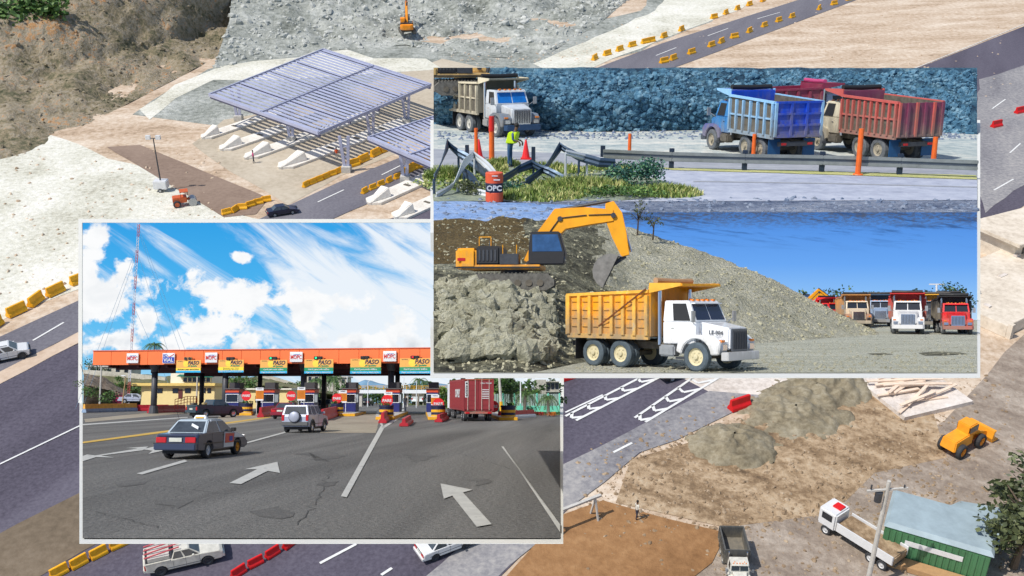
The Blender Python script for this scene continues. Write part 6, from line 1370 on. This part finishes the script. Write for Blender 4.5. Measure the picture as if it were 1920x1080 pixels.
def wall_run(px, label, ht, d, mat_=wallm, name='retaining_wall'):
    pts_ = [T.Q(u, v, d) for u, v in px]; o_ = pts_[0]; t_ = thing(name, label, 'wall', T, o_.x, o_.y, 0)
    for a_, b_ in zip(pts_[:-1], pts_[1:]):
        m_ = MB(); a2, b2 = a_ - Vector((o_.x, o_.y, 0)), b_ - Vector((o_.x, o_.y, 0)); up = Vector((0,0,ht)); th = Vector((0,.5,0))
        m_.hexa([a2-up, b2-up, b2-up+th, a2-up+th], [a2, b2, b2+th, a2+th]); m_.build('wall_panel', mat_, t_)
    return t_
wall_run([(156,693),(200,696),(250,700),(310,707)], 'pale retaining wall running along the top of the left slope', 1.0, 200)
wall_run([(480,698),(520,708),(565,722),(600,734)], 'pale sloping wall across the hillside behind the lanes', .8, 205)
wall_run([(560,716),(600,716),(655,720)], 'grey wall behind the palms in the middle', 2.5, 206, conc)
# office
yb = M('office_cream', C(234,212,150), .6, 0, .06, 1); yw = M('office_white', C(226,222,206), .6, 0, .05, 1); awn = M('awning_green', C(20,110,88), .6)
d = 136; xl, xr = tx(264, d), tx(402, d); zt = lambda v: 2.3 + (737 - v) / F * d
of = thing('office_building', 'cream office with an overhanging roof and a green awninged upper floor', 'building', T, (xl+xr)/2, d, 0); hw = (xr-xl)/2
MB().box(-hw,hw,0,8,0,zt(724)).build('wall', yb, of); MB().box(-hw-1.0,hw+.3,-.8,8.5,zt(724),zt(718.5)).build('roof', M('roof_edge_yellow', C(226,196,112), .6), of, .03)
for u in (299,329,352,382,392):
    xx = tx(u, d) - (xl+xr)/2; w2 = .4 if u < 360 else .25
    f_ = MB().box(xx-w2,xx+w2,-.06,.0,zt(737),zt(728)).build('window', M('window_frame_brown', C(70,50,40), .6), of); MB().box(xx-w2+.06,xx+w2-.06,-.09,-.06,zt(737)+.06,zt(728)-.06).build('pane', glass, f_)
MB().box(tx(338,d)-(xl+xr)/2-.25,tx(338,d)-(xl+xr)/2+.3,-.07,0,zt(747),zt(730)).build('door', M('door_maroon', C(96,40,38), .5), of)
ux0, ux1 = tx(314,d)-(xl+xr)/2, tx(392,d)-(xl+xr)/2
MB().box(ux0,ux1,1,6,zt(718.5),zt(699)).build('upper_wall', yw, of); MB().box(ux0+1.8,ux1-.1,.8,1.0,zt(716),zt(709)).build('upper_window', glass, of)
for i in range(7): xx = ux0+1.8+(ux1-ux0-1.9)*i/6; MB().box(xx-.05,xx+.05,.72,.82,zt(716.5),zt(708)).build('mullion', yw, of)
MB().hexa([(ux0+1.2,-.1,zt(706.5)),(ux1+.4,-.1,zt(708)),(ux1+.4,1,zt(706)),(ux0+1.2,1,zt(704))],[(ux0+1.2,-.1,zt(705.5)),(ux1+.4,-.1,zt(707)),(ux1+.4,1,zt(703)),(ux0+1.2,1,zt(702))]).build('awning', awn, of)
r0 = T.Q(328, 755, 118); rr_ = thing('handrail', 'red orange handrail beside the office ramp', 'handrail', T, r0.x, r0.y, 0); rdm = M('handrail_red', C(214,66,40), .5)
for i in range(8): MB().cyl((i*.36,0,.3+.09*min(i,4)),(i*.36,0,1.55+.09*min(i,4)),.04,.04,6).build('post', rdm, rr_)
for zz in (.9,1.25,1.55): MB().beam((0,0,zz),(1.44,0,zz+.36),.06,.06).build('rail', rdm, rr_); MB().beam((1.44,0,zz+.36),(2.6,0,zz+.36),.06,.06).build('rail', rdm, rr_)
d = 150; o2 = thing('booth_row_building', 'low cream building behind the second and third booths', 'building', T, tx(480,d), d, 0); MB().box(tx(405,d)-tx(480,d),tx(545,d)-tx(480,d),0,5,0,2.3+(737-731)/F*d).build('wall', yb, o2); MB().box(tx(400,d)-tx(480,d),tx(548,d)-tx(480,d),-.5,5,2.3+(737-731)/F*d,2.3+(737-728)/F*d).build('roof', yw, o2)
for i in range(4): xx = tx(415+i*32,d)-tx(480,d); MB().box(xx,xx+.9,-.06,0,.9,1.9).build('window', glass, o2)
x, y = tx(253,140), 140; car(T, x, 140, R(5), 'silver car parked beside the cream office', silver, 'sedan', k=.95, z=.9)
# background structures
for (u0,u1,v0,d,l,nw) in ((165,245,688,214,'grey house with dark openings on the crest at the far left',5),(575,612,703,212,'stepped grey concrete house behind the palms',3),(612,650,708,215,'lower grey concrete house right of the stepped one',3)):
    p = T.Q(u0, v0, d); q = T.Q(u1, v0, d); b_ = thing('house', l, 'house', T, p.x, p.y, 0); wd = q.x-p.x
    MB().box(0,wd,0,6,0,p.z).build('wall', wallm, b_); MB().box(-.4,wd+.4,-.4,6,p.z,p.z+.3).build('roof', conc, b_)
    for i in range(nw):
        for fl_ in range(2): xx = wd*(i+.25)/nw; f_ = MB().box(xx,xx+wd*.5/nw,-.06,.0,p.z-1.3-fl_*1.7,p.z-.3-fl_*1.7).build('window', conc, b_); MB().box(xx+.06,xx+wd*.5/nw-.06,-.1,-.06,p.z-1.24-fl_*1.7,p.z-.36-fl_*1.7).build('pane', glass, f_)
d = 152; b_ = thing('apartment_block', 'unfinished grey concrete block with open balconies at the right edge', 'building', T, tx(1004,d), d, 0); wx = tx(1049,d)-tx(1004,d); tz = 2.3+(737-712)/F*d
gc = MT('bare_concrete_wall', [C(140,138,128), C(176,174,164), C(194,190,180)], .4, 2, .03)
MB().box(0,wx*.45,0,8,0,tz).build('wall', gc, b_); MB().box(wx*.45,wx,.8,8,0,tz-.3).build('wall', gc, b_)
for fl_ in range(3):
    zz = tz-.25-fl_*1.5; MB().box(wx*.42,wx,-.3,.8,zz-.12,zz).build('balcony_slab', gc, b_)
    for i in range(3): xx = wx*(.5+.17*i); MB().box(xx,xx+wx*.12,.74,.8,zz-1.2,zz-.3).build('opening', glass, b_)
p0, p1 = T.Q(662,733,170), T.Q(862,733,170); br = thing('footbridge', 'white pedestrian bridge with a yellow railing across the road behind the plaza', 'bridge', T, p0.x, 170, 0)
wdb = p1.x-p0.x; MB().box(0,wdb,0,2,2.3-.05,2.3+.55).build('deck', mw, br); 
for i in range(15): MB().box(wdb*i/14-.05,wdb*i/14+.05,-.05,.05,2.85,3.5).build('railing_post', kerby, br)
for zz in (3.1,3.45): MB().box(0,wdb,-.05,.05,zz,zz+.09).build('railing', kerby, br)
for xx in (1.2,wdb*.5,wdb-1.2): MB().box(xx-.25,xx+.25,.5,1.5,0,2.25).build('pier', conc, br)
MB().box(wdb-2.4,wdb-.2,-.06,-.0,2.35,2.75).build('green_sign', M('sign_green', C(40,140,90), .5), br)
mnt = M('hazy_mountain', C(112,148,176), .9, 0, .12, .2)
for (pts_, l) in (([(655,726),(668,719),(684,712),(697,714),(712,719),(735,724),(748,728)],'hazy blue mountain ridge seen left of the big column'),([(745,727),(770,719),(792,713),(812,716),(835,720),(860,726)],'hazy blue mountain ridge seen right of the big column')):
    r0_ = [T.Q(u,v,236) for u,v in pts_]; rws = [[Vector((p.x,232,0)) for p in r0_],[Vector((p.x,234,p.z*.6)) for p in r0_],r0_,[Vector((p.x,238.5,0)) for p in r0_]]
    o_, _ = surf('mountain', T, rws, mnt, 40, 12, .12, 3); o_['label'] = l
# vegetation
def tr(u, d, vtop, r, l, m_=g_mid, n=700, leaf=.3, low=.25, **kw): p = T.Q(u, vtop, d); return tree(T, p.x, d, 0, p.z, r, l, m_, n, leaf, low=low, **kw)
random.seed(21)
tr(166,206,664,3.2,'dark tree rising behind the canopy end at the left edge',g_dark,900); tr(190,207,676,2.6,'dark tree right beside the one at the left edge',g_dark,600)
tr(222,190,700,2.0,'green tree on the slope below the retaining wall, left',g_mid); tr(200,180,712,1.8,'small green tree low on the left slope',g_mid); tr(262,176,716,1.7,'green tree by the poles left of the office',g_mid)
tr(240,172,722,1.5,'bushy young tree above the flowering shrub',g_mid); tr(452,160,700,3.4,'large green tree left behind the second booth',g_mid,1400); tr(428,164,704,2.6,'green tree partly behind the first booth',g_dark,900); tr(470,158,708,2.4,'green tree right of the large one',g_mid,800)
tr(400,170,706,2.0,'dark tree right of the awninged floor',g_dark); tr(520,180,722,1.4,'round bush like tree on the grassy slope',g_mid,400)
for i, (u, v, r) in enumerate(((276,700,2.4),(300,704,2.2),(340,700,2.6),(372,702,2.4),(410,704,2.2),(492,706,2.0),(512,712,1.8),(548,716,1.8),(566,712,2.2),(640,712,2.2))):
    tr(u, 200, v, r, 'green tree along the top of the hillside behind the canopy', random.choice((g_mid, g_dark)), 420, .4, .05, group='trees on the hillside crest')
for i, (u, v, d) in enumerate(((172,728,150),(205,738,146),(282,742,150),(500,738,168),(530,736,170),(556,738,170),(590,740,170))):
    p = T.Q(u, v, d); bush(T, p.x, d, max(0, p.z-1.6), 2.0, 2.2, 'green shrub growing on the slope behind the lanes', g_mid, 260, .3, 'shrubs on the slope')
x, y = tx(224,146), 146; bush(T, x, y, 0, 1.6, 2.6, 'pink flowering shrub left of the cream office', leafmat('pink_blossom', C(150,30,80), C(226,80,130)), 380, .16, name='flowering_shrub', cat='shrub')
for i, (u, r) in enumerate(((676,2.6),(690,2.2),(706,2.0),(722,2.4),(742,2.6),(762,2.2),(776,3),(790,2.6),(806,2.4),(822,3),(838,3),(852,3),(664,2.8),(650,2.6))):
    tr(u, 205+random.uniform(-6,6), random.uniform(716,727), r, 'dense green tree in the wooded line behind the footbridge', random.choice((g_mid,g_dark)), 520, .4, .0, group='trees behind the footbridge')
for u, d, v, fr, l in ((291,190,646,2.8,'tall palm rising above the canopy at the left'),(588,186,712,2.6,'palm behind the third booth, left of the pair'),(626,184,708,2.8,'palm left of the fourth booth'),(612,196,706,2.4,'palm behind the gap between the booths'),(671,178,720,1.4,'thin palm beyond the open lane'),(784,176,712,2.0,'tall palm left of the last tree line gap'),(806,182,716,1.5,'small palm further right in the tree line'),(794,196,718,1.4,'small palm in the middle of the tree line'),(983,104,738,1.7,'palm on the lawn right of the lamp post'),(1028,100,744,1.5,'small palm on the lawn near the right edge'),(961,112,734,1.4,'thin young palm with yellow green fronds'),(600,200,714,2.2,'palm half hidden behind the dark column')):
    p = T.Q(u, v, d); palm(T, p.x, d, 0, p.z, fr, l)
for u, d, v, r, n, m_ in ((872,128,708,2.6,900,g_mid),(895,134,700,3.2,900,g_mid),(918,130,702,3.0,1000,g_mid),(940,136,698,3.4,1200,g_mid),(962,132,700,3.2,1200,g_dark),(982,138,708,2.6,900,g_mid),(1000,150,718,2.2,500,g_dark),(850,130,716,2.2,700,g_lite),(1036,164,708,2.4,500,g_dark)):
    tr(u, d, v, r, 'leafy tree at the right behind the container lorry' if u < 930 else 'spreading tree over the lawn at the right, behind the poles' if u < 1010 else 'dark tree above the unfinished block', m_, int(n*1.4), .42, .1, group='right lawn trees' if u < 1010 else None)
region('lawn', T, [(928,778),(1050,778),(1050,758),(928,758)], MT('bright_lawn', [C(70,104,36), C(110,144,56), C(160,168,92)], .5, 2.5, .08), .03)
for u, v, rx, h, l, m_ in ((950,772,.9,.8,'round clipped bush left of the lamp post',g_mid),(992,774,1.0,.9,'round dark bush on the lawn',g_dark),(970,777,.8,.5,'low red flowering bush on the lawn',leafmat('red_blossom', C(130,24,28), C(200,60,50))),(1015,779,.9,.45,'red flowers in the grass near the right edge',leafmat('red_blossom', C(130,24,28), C(200,60,50))),(1036,781,.8,.5,'orange flowers at the right edge',leafmat('orange_blossom', C(190,100,30), C(220,150,50)))):
    p = T.P(u, v); bush(T, p.x, p.y, 0, rx, h, l, m_, 240, .14)
tq = M('turquoise_paint', C(110,206,182), .6, 0, .08, 1); fence_ = thing('boundary_fence', 'grey slatted fence on a turquoise base at the right', 'fence', T, tx(922,122), 122, 0)
wf = tx(1049,122)-tx(922,122); MB().box(0,wf,0,.3,0,.75).build('base_wall', tq, fence_)
for i in range(30): MB().box(wf*i/30+.03,wf*(i+1)/30-.03,.1,.16,.75,2.2).build('slat', M('fence_grey_green', C(150,170,164), .6, 0, .1, 1), fence_)
for i in range(7): MB().box(wf*i/6-.08,wf*i/6+.08,.0,.2,.75,2.3).build('post', tq, fence_)
# poles, mast
def pole(u, v0, v1, d, r, l, m_=conc, band=None, arm=0, name='utility_pole', lean=0):
    p = T.Q(u, v0, d); z0_ = 0; t_ = thing(name, l, 'pole', T, p.x, d, 0); MB().cyl((0,0,0),(lean,0,p.z),r,r*.7,8).build('pole', m_, t_)
    if band: MB().cyl((0,0,0),(lean*.35,0,p.z*.38),r*1.08,r,8).build('painted_band', band, t_)
    if arm: MB().beam((lean,0,p.z),(lean+arm,-.2,p.z+.3),.06,.06).build('arm', m_, t_); MB().box(lean+arm-.3,lean+arm+.3,-.35,-.05,p.z+.22,p.z+.32).build('lamp', mw, t_)
    return t_
pole(941,708,0,100,.17,'leaning concrete pole with a yellow painted foot on the lawn',conc,kerby,0,lean=-.25); pole(976,714,0,96,.07,'slim lamp post with an arm over the lawn',mw,tq,1.1,name='lamp_post')
pole(917,706,0,140,.12,'grey pole behind the container lorry'); pole(190,686,0,150,.16,'grey concrete pole on the left slope'); pole(230,708,0,134,.1,'thin leaning pole with a small lamp left of the office',M('pole_tan', C(170,140,100), .7),None,-.2,lean=.4,name='lamp_post')
pole(370,706,0,128,.12,'white pole with an orange foot before the office',conc,M('pole_orange', C(226,140,40), .6)); pole(651,706,0,180,.1,'white pole left of the footbridge',mw); pole(690,716,0,165,.08,'thin lamp post beyond the open lane',mw,None,.5,name='lamp_post'); pole(757,708,0,160,.1,'lattice like pole right of the big column',mw,None,-1.2,name='lamp_post'); pole(781,714,0,158,.07,'slender post beyond the right lanes',mw)
p = T.Q(246, 420, 150); mh = p.z; mt = thing('radio_mast', 'tall red and white lattice radio mast held by guy wires', 'mast', T, tx(241,150), 150, 0)
mr = M('mast_red', C(190,80,84), .5); mwt = M('mast_white', C(206,212,224), .5); nb = 14
for i in range(nb):
    z_a, z_b = mh*i/nb, mh*(i+1)/nb; m_ = mr if i % 2 else mwt; mb = MB(); lx = lambda z: .55*z/mh
    cs = [(-.16,-.1),(.16,-.1),(0,.18)]
    for c in cs: mb.cyl((c[0]+lx(z_a),c[1],z_a),(c[0]+lx(z_b),c[1],z_b),.03,.03,5)
    for k in range(4):
        za, zb = z_a+(z_b-z_a)*k/4, z_a+(z_b-z_a)*(k+1)/4
        for j in range(3): a_, b_ = cs[j], cs[(j+1)%3]; mb.beam((a_[0]+lx(za),a_[1],za),(b_[0]+lx(zb),b_[1],zb),.03,.03)
    mb.build('mast_section', m_, mt)
gw = M('guy_wire', C(120,160,190), .6)
for (x1_, z1_, zt_) in ((-5.4,6,mh*.85),(-6.2,9,mh*.88),(6.5,5,mh*.85),(9,4,mh*.98),(8.2,6,mh*.96),(5.8,8,mh*.55)): MB().cyl((x1_*1.3,.5,0),(.5*zt_/mh,0,zt_),.022,.022,4).build('guy_wire', gw, mt)
